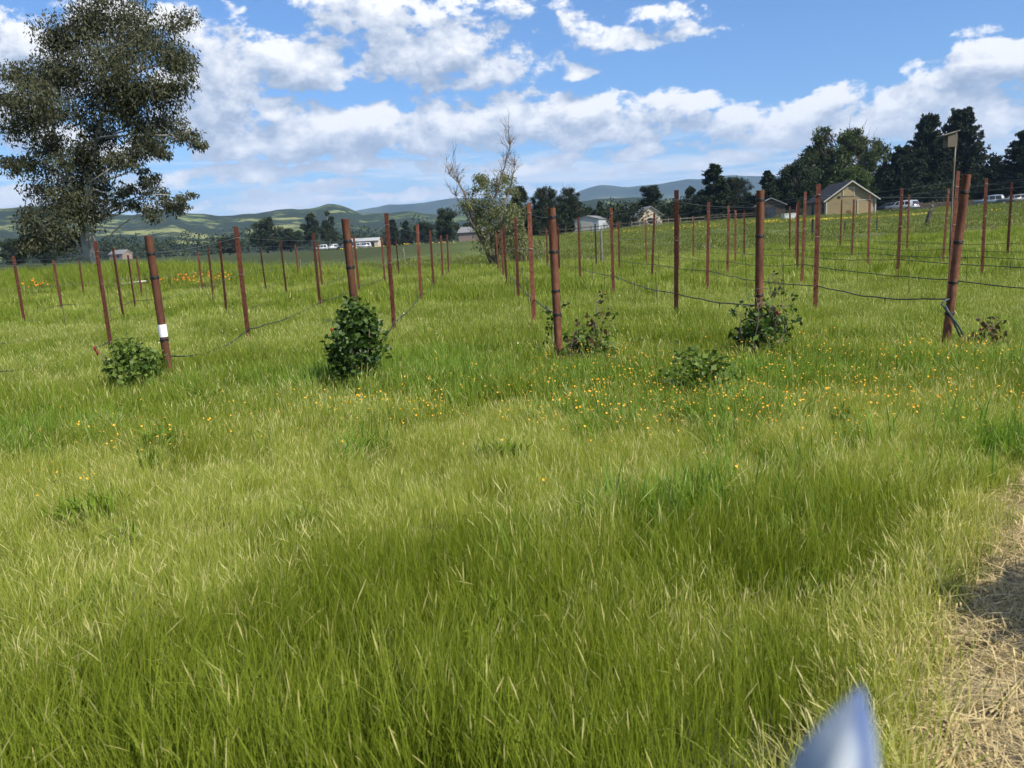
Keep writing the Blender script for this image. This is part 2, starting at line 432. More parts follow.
nw = len(ws); pq = [(a*nw+b, a*nw+b+1, (a+1)*nw+b+1, (a+1)*nw+b) for a in range(len(ys)-1) for b in range(nw-1)]
tag(obj('path', mesh_np('path', pv, pq, smooth=True), M_PATH), 'trodden dry straw path along the right edge', kind='structure')

def ridge(name, pts, Yr, Yf, Yb, amp, mt, seed, steps=60):
    """a range of hills: the skyline pixels give directions, Yr the ridge distance"""
    px = np.array([a for a, b in pts], float); ee = np.array([horizon(a) - b for a, b in pts])
    azs = np.array([math.atan((a - CX) / F) for a in px])
    A = np.concatenate([np.linspace(-1.45, 1.45, 360)])
    E = np.interp(A, azs, ee)
    far = S((np.abs(A) - .60) / .25)
    E = E * (1 - far) + far * (28 + 34 * fbm(A * 6, A * 0 + seed, 1.0, 3))
    E = E + 3.0 * (fbm(A * 60, A * 0 + seed, 1.0, 4) - .5)
    vs = []
    ts = np.linspace(0, 1, steps)
    for tt in ts:
        d = Yf + (Yb - Yf) * tt
        prof = S((d - Yf) / (Yr - Yf)) if d < Yr else 1 - .6 * S((d - Yr) / (Yb - Yr))
        sx = d * np.sin(A); sy = d * np.cos(A)
        hz = E / F * Yr / np.cos(A) * .985 * prof
        foot = np.interp(prof, [0, .15, .85, 1], [0, 1, 1, 0])
        hz = hz + foot * amp * (fbm(sx + seed * 100, sy, (Yb - Yf) * .22, 5) - .62)
        vs.append(np.stack([sx, sy, hz + CAMH - 6 * (tt == 0)], -1))
    nA = len(A); vs = np.concatenate(vs)
    i, k = np.meshgrid(np.arange(steps - 1), np.arange(nA - 1), indexing='ij')
    q = np.stack([i*nA+k, i*nA+k+1, (i+1)*nA+k+1, (i+1)*nA+k], -1).reshape(-1, 4)
    return obj(name, mesh_np(name, vs, q, smooth=True), mt)
hills = ridge('hills', [(-120, 228), (0, 226), (60, 221), (100, 223), (150, 222), (172, 218), (188, 215), (203, 219), (215, 218), (232, 221), (250, 219),
    (300, 213), (318, 212), (330, 211), (341, 207), (352, 207), (362, 210), (375, 215), (400, 214), (423, 211), (436, 214), (470, 216), (540, 212), (580, 206), (600, 202), (640, 200), (700, 205), (800, 205), (1100, 190)],
    1700, 850, 2600, 45, M_HILL, 2.0)
tag(hills, 'rolling green hills with dark oak woods behind the vineyard', kind='structure')
mts = ridge('mountains', [(-100, 250), (250, 240), (330, 222), (368, 212), (385, 210), (400, 207), (430, 204.5), (460, 200), (480, 199), (540, 198), (575, 196), (590, 192), (600, 188.5), (612, 187), (622, 187.5), (632, 190), (650, 188), (672, 186), (700, 183), (735, 181), (765, 182), (820, 184), (1000, 180), (1100, 180)],
    5200, 3200, 7500, 120, M_MOUNT, 5.0)
tag(mts, 'blue hazy mountain ridge on the horizon', kind='structure')

# haze: one closed box of even, thin air round everything
hb = MB().box((0, 0, 292), (18600, 18600, 616)); hz = hb.build('haze', None)
m, t, out = mat('haze_air')
vol = t.new('ShaderNodeVolumePrincipled'); vol.inputs['Color'].default_value = (.42, .64, 1.0, 1); vol.inputs['Density'].default_value = 1.1e-4
t.l.new(vol.outputs[0], out.inputs['Volume']); hz.data.materials.append(m)
tag(hz, 'thin pale blue haze in the air over the far hills', kind='stuff')

# ------------------------------------------------------------------ foliage
def leaves(cent, size, n_each, shape, seed, droop=.25, aspect=2.2, jitter=.35, fall=.45):
    """leaf-sized faces spread through clumps; cent: (N,3) centres, shape: (N,3) radii -> verts, quads, attr"""
    g = np.random.default_rng(seed)
    cent = np.repeat(np.asarray(cent, float), n_each, 0); shp = np.repeat(np.asarray(shape, float), n_each, 0)
    n = len(cent)
    d = g.normal(size=(n, 3)); d /= np.linalg.norm(d, axis=1)[:, None]
    rr = g.random(n)**fall
    pos = cent + d * rr[:, None] * shp
    ax = g.normal(size=(n, 3)); ax[:, 2] -= droop * 2; ax /= np.linalg.norm(ax, axis=1)[:, None]
    sd_ = np.cross(ax, g.normal(size=(n, 3))); sd_ /= np.linalg.norm(sd_, axis=1)[:, None] + 1e-9
    L = size * (1 + jitter * g.normal(size=n)).clip(.4, 2)
    W = L / aspect
    a = pos; b = pos + ax * (L * .5)[:, None] + sd_ * (W * .5)[:, None]
    c_ = pos + ax * L[:, None]; e = pos + ax * (L * .5)[:, None] - sd_ * (W * .5)[:, None]
    v = np.stack([a, b, c_, e], 1).reshape(-1, 3)
    q = np.arange(n * 4).reshape(-1, 4)
    val = g.random(n)
    at_ = np.repeat(np.stack([val, rr, np.zeros(n), np.ones(n)], -1), 4, 0)
    return v, q, at_
def crown(name, mt, parent, **kw):
    v, q, a = leaves(**kw); return obj(name, mesh_np(name, v, q, attr=a), mt, parent)

def limb(mb, a, b, r0, r1, g, bend=.12, n=7, sides=6):
    a = np.array(a, float); b = np.array(b, float); L = np.linalg.norm(b - a)
    off = g.normal(size=3) * L * bend
    pts = [a + (b - a) * s + off * math.sin(math.pi * s) + np.array([0, 0, L * .06 * math.sin(math.pi * s)]) for s in np.linspace(0, 1, n)]
    mb.tube(pts, list(np.linspace(r0, r1, n)), sides); return pts

def tree_mesh(kind, seed):
    """unit tree (height 1): returns trunk mesh, crown mesh"""
    g = np.random.default_rng(seed); mb = MB(); cs = []; rs = []
    if kind == 'round':                                    # oak or bay: broad uneven dome
        mb.tube([(0, 0, -.03), (.01, 0, .15), (.0, .01, .3), (.02, 0, .5)], [.035, .028, .024, .012], 7)
        for _ in range(44):
            a = g.uniform(0, 6.28); z = g.uniform(.12, .93); w = .40 * math.sin(math.pi * min(1, (z - .02) / 1.0))**.6
            r = w * g.uniform(.3, 1.0)
            c = np.array([r * math.cos(a), r * math.sin(a), z]); q = g.uniform(.075, .15)
            cs.append(c); rs.append((q, q, q * .8)); limb(mb, (0, 0, min(.5, z * .6)), c, .012, .003, g)
        n_each, size = 340, .036
    elif kind == 'tall':                                   # eucalyptus or poplar: tall open clumps on bare stems
        mb.tube([(0, 0, -.03), (.01, 0, .3), (-.01, .01, .6), (.0, 0, .9)], [.022, .018, .012, .004], 7)
        for _ in range(26):
            a = g.uniform(0, 6.28); z = g.uniform(.28, .97); r = g.uniform(.03, .24) * (1.1 - .5 * z)
            c = np.array([r * math.cos(a), r * math.sin(a), z]); q = g.uniform(.05, .115)
            cs.append(c); rs.append((q, q, q * 1.0)); limb(mb, (0, 0, z * .8), c, .009, .003, g)
        n_each, size = 380, .036
    elif kind == 'cone':                                   # narrow dark conifer
        mb.tube([(0, 0, -.03), (0, 0, .5), (0, 0, .99)], [.02, .014, .003], 6)
        for _ in range(64):
            z = .05 + .92 * (_ + g.random()) / 64; a = g.uniform(0, 6.28); r = (.02 + .20 * (1 - z)**.75) * g.uniform(.4, 1.15)
            c = np.array([r * math.cos(a), r * math.sin(a), z]); q = .028 + .06 * (1 - z)
            cs.append(c); rs.append((q, q, q * .9)); limb(mb, (0, 0, z), c, .006, .002, g, n=3, sides=4)
        n_each, size = 200, .034
    elif kind == 'cypress':                                # old cypress: broad layered fans of limbs, ragged top
        mb.tube([(0, 0, -.03), (.01, 0, .3), (-.01, 0, .65), (0, .01, .96)], [.04, .03, .017, .004], 8)
        for _ in range(210):
            z = (.10 + .90 * (_ + g.random()) / 210)**.9; a = g.uniform(0, 6.28)
            w = .47 * (1 - max(0, z - .12))**.75 * g.uniform(.55, 1.12)
            tip = np.array([w * math.cos(a), w * math.sin(a), z + w * .20 + .012])
            limb(mb, (0, 0, max(.05, z - .05)), tip, .010 * (1.2 - z), .002, g, .03, 4, 5)
            for s in (.25, .4, .54, .67, .79, .9, 1.0):
                if s * w < .03: continue
                p = np.array([0, 0, z - .05]) * (1 - s) + tip * s
                q = .023 * (1.35 - .75 * s) * (1.2 - .6 * z)
                cs.append(p + g.normal(size=3) * .010); rs.append((q * 1.35, q * 1.35, q * .55))
        n_each, size = 34, .026
    else:                                                  # 'airy': loose spring crown, twiggy outline
        mb.tube([(0, 0, -.03), (.02, 0, .2), (.0, .02, .42), (.03, 0, .7)], [.035, .028, .02, .008], 7)
        for _ in range(110):
            a = g.uniform(0, 6.28); z = g.uniform(.12, .96); w = .48 * math.sin(math.pi * min(1, (z + .10) / 1.18))**.7
            r = w * g.uniform(.25, 1.05)
            c = np.array([r * math.cos(a), r * math.sin(a), z]); q = g.uniform(.05, .11)
            cs.append(c); rs.append((q, q, q * .75)); pts = limb(mb, (.01, 0, min(.6, z * .65)), c, .010, .002, g)
            for _k in range(3):
                limb(mb, pts[4], c + g.normal(size=3) * .07 + np.array([0, 0, .04]), .003, .001, g, n=3, sides=4)
        n_each, size = 210, .027
    v, q, a = leaves(cs, size, n_each, rs, seed + 1)
    return mb.mesh('trunk', True), mesh_np('crown', v, q, attr=a)

_tree_cache = {}
def tree(name, kind, leafm, px, top, Y, wscale, label, group, variant=0, bark=None, base_drop=0.0):
    key = (kind, leafm.name, variant)
    if key not in _tree_cache:
        tm, cm = tree_mesh(kind, 100 + variant * 13 + len(kind) * 7)
        tm.materials.append(bark or M_BARK); cm.materials.append(leafm); _tree_cache[key] = (tm, cm)
    tm, cm = _tree_cache[key]
    p = on_ground(px, Y); p[2] -= base_drop
    h = at(px, top, Y)[2] - p[2]
    root = empty(name, p, random.uniform(0, 6.28)); root.scale = (h * wscale, h * wscale, h)
    obj('trunk', tm, None, root); obj('crown', cm, None, root)
    return tag(root, label, 'tree', group)

# the big eucalyptus on the bank at the left: its clumps follow the photograph, spread through a real crown's depth
EY = 45.0
base = on_ground(93, EY)
root = empty('eucalyptus_tree', base); K = EY / F
g = np.random.default_rng(21)
def ep(px, py, dep=0.0): return at(px, py, EY + dep) - base
trunk = MB()
tp = [ep(97, 285), ep(94, 262), ep(90, 225), ep(88, 185), ep(96, 140), ep(108, 95), ep(118, 50), ep(126, 8)]
trunk.tube([p - np.array([0, 0, .0]) for p in tp], [.24, .21, .19, .16, .12, .09, .06, .02], 10)
tp2 = [ep(90, 285, .4), ep(86, 258, .5), ep(82, 220, .6), ep(70, 180, .8), ep(55, 140, 1.0), ep(48, 95, 1.2)]
trunk.tube(tp2, [.24, .20, .16, .13, .09, .04], 8)
CL = [(112, 8, 34), (150, 20, 34), (85, 24, 30), (172, 36, 26), (60, 42, 28), (38, 62, 30), (120, 48, 38), (185, 62, 20), (150, 62, 34), (22, 88, 26), (70, 78, 36),
      (105, 88, 34), (165, 92, 26), (188, 88, 14), (40, 108, 26), (135, 98, 26), (12, 100, 16), (80, 112, 26), (20, 128, 22), (48, 134, 26), (120, 118, 26), (100, 136, 22),
      (140, 128, 24), (165, 128, 20), (185, 134, 14), (195, 140, 9), (150, 142, 16), (10, 162, 14), (30, 160, 18), (50, 160, 16), (70, 150, 22), (85, 168, 24), (112, 155, 18),
      (60, 182, 26), (85, 192, 26), (45, 200, 24), (68, 210, 28), (35, 225, 16), (55, 230, 22), (36, 242, 14), (72, 238, 14), (132, 190, 9), (150, 182, 12),
      (160, 196, 14), (172, 205, 12), (182, 196, 8), (150, 210, 10), (130, 206, 9), (118, 196, 8), (160, 156, 8), (128, 160, 12), (145, 172, 6), (22, 246, 8)]
cs, rs, ns = [], [], []
for (x, y, r) in CL:
    for k in range(3):
        dep = g.normal() * (2.0 if k else .6) * (1 if 20 < x < 170 else .4)
        rr = r * K * g.uniform(.6, 1.15)
        if y > 180 and 70 < x < 112: dep = abs(dep) + .7
        c = ep(x + g.normal() * r * .45, y + g.normal() * r * .4, dep)
        cs.append(c); rs.append((rr, rr, rr * .72)); ns.append(int(1000 * (rr / 1.5)**1.75 + 30))
    c0 = ep(x, y, g.normal() * .8)
    src = tp if x > 66 else tp2
    j = min(range(len(src)), key=lambda q: abs((src[q][2] + .9) - c0[2] + .0) + .25 * abs(src[q][0] - c0[0]))
    limb(trunk, src[j], src[j] + (c0 - src[j]) * .82, .055, .012, g, .10, 8, 6)
limb(trunk, ep(100, 250), ep(150, 212), .06, .015, g, .04); limb(trunk, ep(92, 215), ep(170, 195), .05, .015, g, .08)
trunk.build('trunk', M_EUCBARK, root, True)
crown('crown', M_EUC, root, cent=cs, size=.17, n_each=np.array(ns), shape=rs, seed=5, droop=.7, aspect=2.6, fall=.62)
tag(root, 'tall grey-green eucalyptus with a pale trunk on the bank at left', 'tree')

# half-bare tree in the middle, leafy below and bare twigs above
TY = 47.0
base = on_ground(494, TY); root = empty('half_bare_tree', base); g = np.random.default_rng(33)
def mp(px, py, dep=0.0): return at(px, py, TY + dep) - base
tr = MB(); tw = MB()
stems = [[(496, 272), (493, 250), (490, 225), (492, 205), (499, 185), (505, 165), (510, 146)],
         [(494, 272), (485, 248), (474, 225), (468, 205), (464, 192), (458, 182), (450, 175)],
         [(497, 272), (497, 245), (500, 222), (504, 204), (511, 185), (515, 166)],
         [(495, 272), (488, 252), (479, 235), (466, 214), (456, 196)]]
tips = []
for s_ in stems:
    pts = [mp(x, y, g.normal() * .3) for x, y in s_]; pts[0][2] = -.1
    tr.tube(pts, list(np.linspace(.12, .02, len(pts))), 7); tips.append(pts)
for s_ in tips:
    for q in range(2, len(s_)):
        for _ in range(13 if q > 3 else 5):
            d = np.array([g.normal() * .55, g.normal() * .5, abs(g.normal()) * .9 + .35])
            a = s_[q] * 1.0 if q == len(s_) - 1 else s_[q] + (s_[q+1] - s_[q]) * g.random()
            b = a + d * g.uniform(.28, .72); pts = limb(tw, a, b, .014, .004, g, .1, 4, 4)
            for _k in range(3):
                limb(tw, pts[2], pts[2] + (d * .5 + g.normal(size=3) * .35) * g.uniform(.3, .65), .008, .003, g, .1, 3, 3)
tr.build('trunk', M_TWIG, root, True); tw.build('bare_twigs', M_TWIG, root)
cs, rs = [], []
for _ in range(105):
    y = g.uniform(178, 250); w = 30 * math.sin(math.pi * min(1, max(.12, (y - 166) / 98.0)))**.7
    x = 491 + g.uniform(-1, 1) * w + (8 if y > 215 else 0)
    r = g.uniform(.25, .62); cs.append(mp(x, y, g.normal() * .9)); rs.append((r, r, r))
crown('crown', M_WILLOW, root, cent=cs, size=.115, n_each=150, shape=rs, seed=9, droop=.4, fall=.6)
tag(root, 'slender half-bare tree with leafy base between the post rows', 'tree')

p = on_ground(520, 44); fb = MB(); g = np.random.default_rng(4)
fb.tube([np.array(at(x, y, 44)) - p for x, y in ((533, 266), (531, 256), (525, 249), (516, 248), (510, 250), (500, 262))], [.04, .036, .03, .026, .02, .015], 6)
o = fb.build('fallen_branch', M_TWIG, None, True); o.location = p
tag(o, 'pale arching fallen branch beside the half-bare tree', 'branch')
sh = on_ground(524, 50); root = empty('scrub_bush', sh); g = np.random.default_rng(44)
cs = [(g.normal() * .8, g.normal() * .5, g.uniform(.2, 1.3)) for _ in range(22)]
sb = MB(); [limb(sb, (0, 0, -.05), c, .02, .006, g) for c in cs]; sb.build('stems', M_TWIG, root)
crown('foliage', M_WILLOW, root, cent=cs, size=.12, n_each=90, shape=[(.4, .4, .35)] * 22, seed=3)
tag(root, 'low olive scrub bush at the foot of the half-bare tree', 'bush')

# trees at the field's edge and beyond
G1 = 'trees beyond the far edge of the field'
TREES = [
    ('oak_tree', 'round', M_DARKTREE, 268, 215, 265, .95, 'round dark oak behind the left rows, leftmost of its clump', 0),
    ('oak_tree', 'round', M_DARKTREE, 291, 227, 270, 1.2, 'low dark tree between the round oak and the tall gum pair', 1),
    ('gum_tree', 'tall', M_DARKTREE, 313, 213, 275, 1.25, 'tall dark gum with flat top, left of a touching pair', 0),
    ('gum_tree', 'tall', M_DARKTREE, 330, 212, 280, 1.05, 'tall dark gum, right of a touching pair above parked vehicles', 1),
    ('conifer_tree', 'cone', M_CYP, 394, 219, 255, 1.3, 'narrow dark conifer right of the long pale shed', 0),
    ('conifer_tree', 'cone', M_CYP, 407, 220, 258, 1.2, 'narrow dark conifer beside its twin near the long shed', 1),
    ('oak_tree', 'round', M_DARKTREE, 447, 207, 215, .95, 'round dark tree left of the half-bare tree', 2),
    ('oak_tree', 'round', M_DARKTREE, 425, 222, 250, 1.4, 'low dark spreading tree behind the middle left posts', 3),
    ('pine_tree', 'tall', M_CYP, 519, 187, 150, 1.1, 'dark pine just right of the half-bare tree', 2),
    ('pine_tree', 'airy', M_CYP, 546, 187, 152, .85, 'dense dark pine behind the middle end post', 0),
    ('pine_tree', 'airy', M_CYP, 571, 188, 155, .8, 'dark ragged pine in front of the white metal shed', 1),
    ('pine_tree', 'round', M_CYP, 535, 208, 148, 1.2, 'low dark pine filling the gap below the pine clump', 4),
    ('conifer_tree', 'cone', M_CYP, 601, 201, 175, 1.15, 'slim dark conifer right of the white metal shed', 2),
    ('oak_tree', 'round', M_DARKTREE, 622, 205, 185, 1.0, 'dark rounded tree between shed and beige house', 0),
    ('gum_tree', 'tall', M_CYP, 652, 186, 165, 1.35, 'tall dark tree above the beige house', 2),
    ('oak_tree', 'round', M_DARKTREE, 640, 199, 168, .9, 'dark tree left behind the beige house', 5),
    ('oak_tree', 'round', M_DARKTREE, 676, 199, 172, 1.0, 'dark tree just right of the beige house', 2),
    ('gum_tree', 'tall', M_CYP, 690, 188, 168, 1.0, 'slim dark gum with small tufted top', 3),
    ('pine_tree', 'cone', M_CYP, 714, 164, 150, 1.55, 'pointed dark pine, tallest between house and barn', 3),
    ('pine_tree', 'airy', M_CYP, 734, 176, 152, .85, 'dark bushy pine right of the pointed pine', 2),
    ('oak_tree', 'round', M_CYP, 703, 195, 149, 1.1, 'low dark tree at the foot of the pointed pine', 4),
    ('pine_tree', 'cone', M_CYP, 767, 170, 146, 1.2, 'slim dark pointed pine left of the big leafy tree', 1),
    ('pine_tree', 'round', M_CYP, 779, 175, 150, .9, 'dark rounded pine tucked beside the big leafy tree', 5),
    ('oak_tree', 'round', M_CYP, 752, 196, 148, 1.2, 'low dark tree between the two pointed pines', 3),
    ('oak_tree', 'round', M_DARKTREE, 797, 160, 147, .85, 'dark tree left behind the beige barn', 1),
    ('leafy_tree', 'airy', M_BROAD, 838, 126, 158, .98, 'big leafy spring tree standing behind the barn', 4),
    ('leafy_tree', 'airy', M_BROAD, 868, 138, 154, .80, 'leafy tree right behind the barn roof peak', 5),
    ('young_tree', 'round', M_LIME, 851, 164, 140, .95, 'fresh green young tree just above the barn roof', 4),
    ('cypress_tree', 'cypress', M_CYP, 926, 118, 158, .82, 'broad dark cypress behind the silver car', 0),
    ('cypress_tree', 'cypress', M_CYP, 957, 112, 164, .86, 'tallest dark cypress behind the nest box', 1),
    ('cypress_tree', 'cypress', M_CYP, 900, 148, 150, .95, 'lower dark cypress between barn and silver car', 2),
    ('cypress_tree', 'cypress', M_CYP, 1022, 132, 150, 1.0, 'dark cypress cut by the right picture edge', 2),
    ('cypress_tree', 'cypress', M_CYP, 992, 158, 160, 1.0, 'low dark cypress between two taller ones at right', 0),
    ('cypress_tree', 'cypress', M_CYP, 1075, 128, 158, .9, 'dark cypress standing beyond the right picture edge', 1),
    ('oak_tree', 'round', M_CYP, 668, 205, 160, 1.3, 'low dark tree behind the rail fence right of the beige house', 1),
    ('oak_tree', 'round', M_CYP, 722, 186, 156, 1.0, 'dark rounded tree filling in behind the pointed pine', 5),
    ('oak_tree', 'round', M_CYP, 790, 178, 152, 1.1, 'dark low tree against the barn roof, left side', 2),
    ('oak_tree', 'round', M_DARKTREE, 815, 148, 165, 1.0, 'dark tall tree under the big leafy tree crown', 3),
    ('oak_tree', 'round', M_CYP, 886, 168, 160, 1.2, 'dark low tree between the barn and the cypresses', 0),
    ('oak_tree', 'round', M_CYP, 588, 206, 178, 1.1, 'dark low tree right behind the white metal shed', 1),
    ('oak_tree', 'round', M_CYP, 612, 210, 180, 1.2, 'dark low tree beside the slim conifer', 4),
    ('oak_tree', 'round', M_DARKTREE, 230, 236, 270, 1.5, 'dark low tree left of the round oak', 1),
    ('oak_tree', 'round', M_DARKTREE, 472, 222, 230, 1.6, 'dark low tree behind the pinkish farmhouse', 3),
    ('oak_tree', 'round', M_DARKTREE, 15, 238, 190, 1.3, 'dark low tree at far left below the eucalyptus', 2),
    ('oak_tree', 'round', M_DARKTREE, 45, 243, 180, 1.4, 'dark shrubby tree behind the two leftmost posts', 3),
]
for (nm, kd, lm, px, top, Y, w, lab, var) in TREES:
    tree(nm, kd, lm, px, top, Y, w, lab, G1, var, M_EUCBARK if nm == 'gum_tree' else None)

# a far-off wood that reads as one mass behind the field (hundreds of small crowns in one mesh)
g = np.random.default_rng(77); cs, rs = [], []
for _ in range(1300):
    px = g.uniform(-160, 1190); Y = g.uniform(360, 760)
    if px > 560 and g.random() < .3: continue
    p = on_ground(px, Y); h = g.uniform(8, 14)
    for _k in range(3):
        cs.append((p[0] + g.normal() * 3.2, p[1] + g.normal() * 3, p[2] + h * g.uniform(.2, .85))); rr = g.uniform(2.2, 4.2); rs.append((rr, rr, rr * .8))
v, q, a = leaves(cs, 1.3, 34, rs, 8); o = obj('wood', mesh_np('wood', v, q, attr=a), M_DARKTREE)
tag(o, 'far dark wood along the valley below the hills', kind='stuff')
# dense undergrowth along the far fence on the right, one mass
cs, rs = [], []
for _ in range(380):
    px = g.uniform(505, 1110); Y = g.uniform(150, 172)
    if 795 < px < 880: continue
    p = on_ground(px, Y); cs.append((p[0], p[1], p[2] + g.uniform(.3, 4.6))); rr = g.uniform(1.2, 2.6); rs.append((rr, rr, rr))
v, q, a = leaves(cs, .5, 130, rs, 18); o = obj('undergrowth', mesh_np('undergrowth', v, q, attr=a), M_CYP)
tag(o, 'dark undergrowth under the trees along the far fence', kind='stuff')

# ------------------------------------------------------------------ vineyard posts
d = ray(478, 243); RA = math.atan2(d[0], d[1])
RD = np.array([math.sin(RA), math.cos(RA)]); RN = np.array([RD[1], -RD[0]])
def vine_xy(r, al): c = .90 + 2.42 * (r - 3); p = RD * al + RN * c; return p[0], p[1]
END_AL = {0: 10.6, 1: 10.3, 2: 10.1, 3: 9.75, 4: 9.75, 5: 9.35, 6: 9.2}
def along(r, j): return END_AL.get(r, 9.6) if j == 0 else 14.0 + 6.6 * (j - 1) + .18 * math.sin(r * 2.3 + j)
def top_z(r, j): return (1.925 + .072 * r if j else [1.8, 1.83, 1.91, 1.905, 1.99, 2.04, 2.0][min(6, max(0, r))])

# end post: wide rusty pipe with a rolled rim and black wraps
def make_pipe(H):
    mb = MB(); n = 14; r = .047; prof = [(r, -.3), (r, .4), (r, H * .6), (r, H - .012), (r * 1.03, H - .006), (r * 1.03, H), (r * .82, H), (r * .82, H - .12)]
    vs = [(q * math.cos(2*math.pi*k/n), q * math.sin(2*math.pi*k/n), z) for q, z in prof for k in range(n)]
    fs = [(a*n+k, a*n+(k+1)%n, (a+1)*n+(k+1)%n, (a+1)*n+k) for a in range(len(prof)-1) for k in range(n)]
    fs.append(tuple((len(prof)-1)*n + k for k in range(n)))
    return mb.add(vs, fs)
def ring(z, r=.050, h=.03, n=14, turns=3):
    mb = MB()
    pts = [(r * math.cos(w), r * math.sin(w), z + h * (w / (turns * 2 * math.pi) - .5) + .004 * math.sin(5 * w)) for w in np.linspace(0, turns * 2 * math.pi, turns * n)]
    return mb.tube(pts, .0065, 5)
END = {1: ('thick rusty pipe end post with a white tag near its base', (-.035, .01), [1.62, 1.33, .56]),
       2: ('thick rusty pipe end post rising out of the round dark rose bush', (-.03, .0), [1.64, 1.33]),
       3: ('thick rusty pipe end post with four black wraps, in the centre', (-.012, .0), [1.80, 1.40, .94, .66]),
       4: ('thick rusty pipe end post behind the tall reddish rose shoots', (.012, .0), [1.88, 1.46, .76]),
       5: ('thick leaning rusty pipe end post with a hose tail at its foot', (.070, -.02), [1.86, 1.30, .84, .48])}
ends = {}
for r, (lab, (lx, ly), bands) in END.items():
    x, y = vine_xy(r, along(r, 0)); x -= .33 * (r == 5); H = top_z(r, 0) - tz(x, y)
    root = empty('end_post', (x, y, tz(x, y))); root.rotation_euler = (-ly, lx, .7 * r)
    root.rotation_euler = (Matrix.Rotation(lx, 3, 'Y') @ Matrix.Rotation(-ly, 3, 'X')).to_euler()
    make_pipe(H).build('pipe', M_PIPE, root, True)
    for b in bands: ring(b, turns=3 if b > 1 else 2).build('band', M_BLACK, root, True)
    if r == 1:
        mb = MB(); n = 20
        vs = [(.0515 * math.cos(w), .0515 * math.sin(w), z) for z in (.60, .755) for w in np.linspace(math.pi * .9, math.pi * 2.1, n)]
        vs += [(.049 * math.cos(w), .049 * math.sin(w), z) for z in (.60, .755) for w in np.linspace(math.pi * .9, math.pi * 2.1, n)]
        fs = [(k, k+1, n+k+1, n+k) for k in range(n-1)] + [(2*n+k+1, 2*n+k, 3*n+k, 3*n+k+1) for k in range(n-1)] + [(0, n, 3*n, 2*n), (n-1, 2*n-1+2*n, 2*n-1, n-1)][:1]
        tgo = mb.add(vs, fs).build('tag', M_WHITE, root); tgo['label'] = 'white plastic tag wrapped round the post'
    tag(root, lab, 'post', 'rusty end posts of the vine rows'); ends[r] = (x, y)

# line post: rolled T-section with studs
def tsec(H):
    mb = MB(); w, th, st = .038, .008, .042
    prof = [(-w, 0), (w, 0), (w, th), (th*.6, th), (th*.6, st), (-th*.6, st), (-th*.6, th), (-w, th)]
    n = len(prof); zs = [-.3, H]
    vs = [(x, y, z) for z in zs for x, y in prof]
    return mb.add(vs, [(k, (k+1) % n, n + (k+1) % n, n + k) for k in range(n)] + [tuple(range(n))[::-1], tuple(n + k for k in range(n))])
def studs(H):
    mb = MB(); z = .35
    while z < H - .05: mb.box((0, -.006, z), (.016, .012, .012)); z += .115
    return mb
ME_T = tsec(2.0).mesh('shaft'); ME_T.materials.append(M_TPOST)
ME_S = studs(2.0).mesh('studs'); ME_S.materials.append(M_TPOST)
ME_C = MB().tube([(-.036, -.006, 0), (-.03, -.016, .004), (0, -.02, 0), (.03, -.016, -.004), (.036, -.006, 0), (.03, .01, 0), (-.03, .01, .003)], .003, 5).mesh('clip'); ME_C.materials.append(M_WIRE)
ROWN = {r: '%s row left of the white-tagged post' % w_ for r, w_ in zip((0, -1, -2, -3, -4), ('first', 'second', 'third', 'fourth', 'fifth'))}
ROWN.update({1: 'row of the white-tagged end post', 2: 'row of the dense dark rose bush', 3: 'row of the centre end post', 4: 'row of the reddish rose shoots', 5: 'row of the leaning right end post'})
ROWN.update({r: '%s row right of the leaning post' % w_ for r, w_ in zip((6, 7, 8, 9, 10), ('first', 'second', 'third', 'fourth', 'fifth'))})
ORD = {1: 'first', 2: 'second', 3: 'third', 4: 'fourth', 5: 'fifth', 6: 'sixth'}
POSTS = {}
g = np.random.default_rng(11)
for r in range(-4, 11):
    for j in range(1, 6):
        if r < -1 and j > 4: continue
        x, y = vine_xy(r, along(r, j)); x += g.normal() * .04
        z = tz(x, y); H = max(1.7, top_z(r, j) + g.normal() * .035 - .3 * z)
        if j > 2: H -= .05 * (j - 2)
        v = np.array([x, y, z + H]) - CAM; zc = v @ fw; px = CX + F * (v @ RV) / zc
        POSTS[(r, j)] = (x, y, z, H)
        if px < -25 or px > 1050: continue
        root = empty('line_post', (x, y, z), g.uniform(-.5, .5) + .2)
        root.rotation_euler = (g.normal() * .012, g.normal() * .014 + (-.016 if r < 2 else .006), g.uniform(-.6, .3))
        o = obj('shaft', ME_T, None, root); o.scale = (1, 1, H / 2.0)
        o = obj('studs', ME_S, None, root); o.scale = (1, 1, H / 2.0); o['kind'] = 'stuff'
        for zc_ in (H - .18, H * .62) if j < 4 else (H - .18,):
            o = obj('clip', ME_C, None, root); o.location = (0, 0, zc_ + g.normal() * .03)
        tag(root, '%s thin rusty post going back in the %s' % (ORD[j], ROWN[r]), 'post', 'rusty steel line posts of the vine rows')

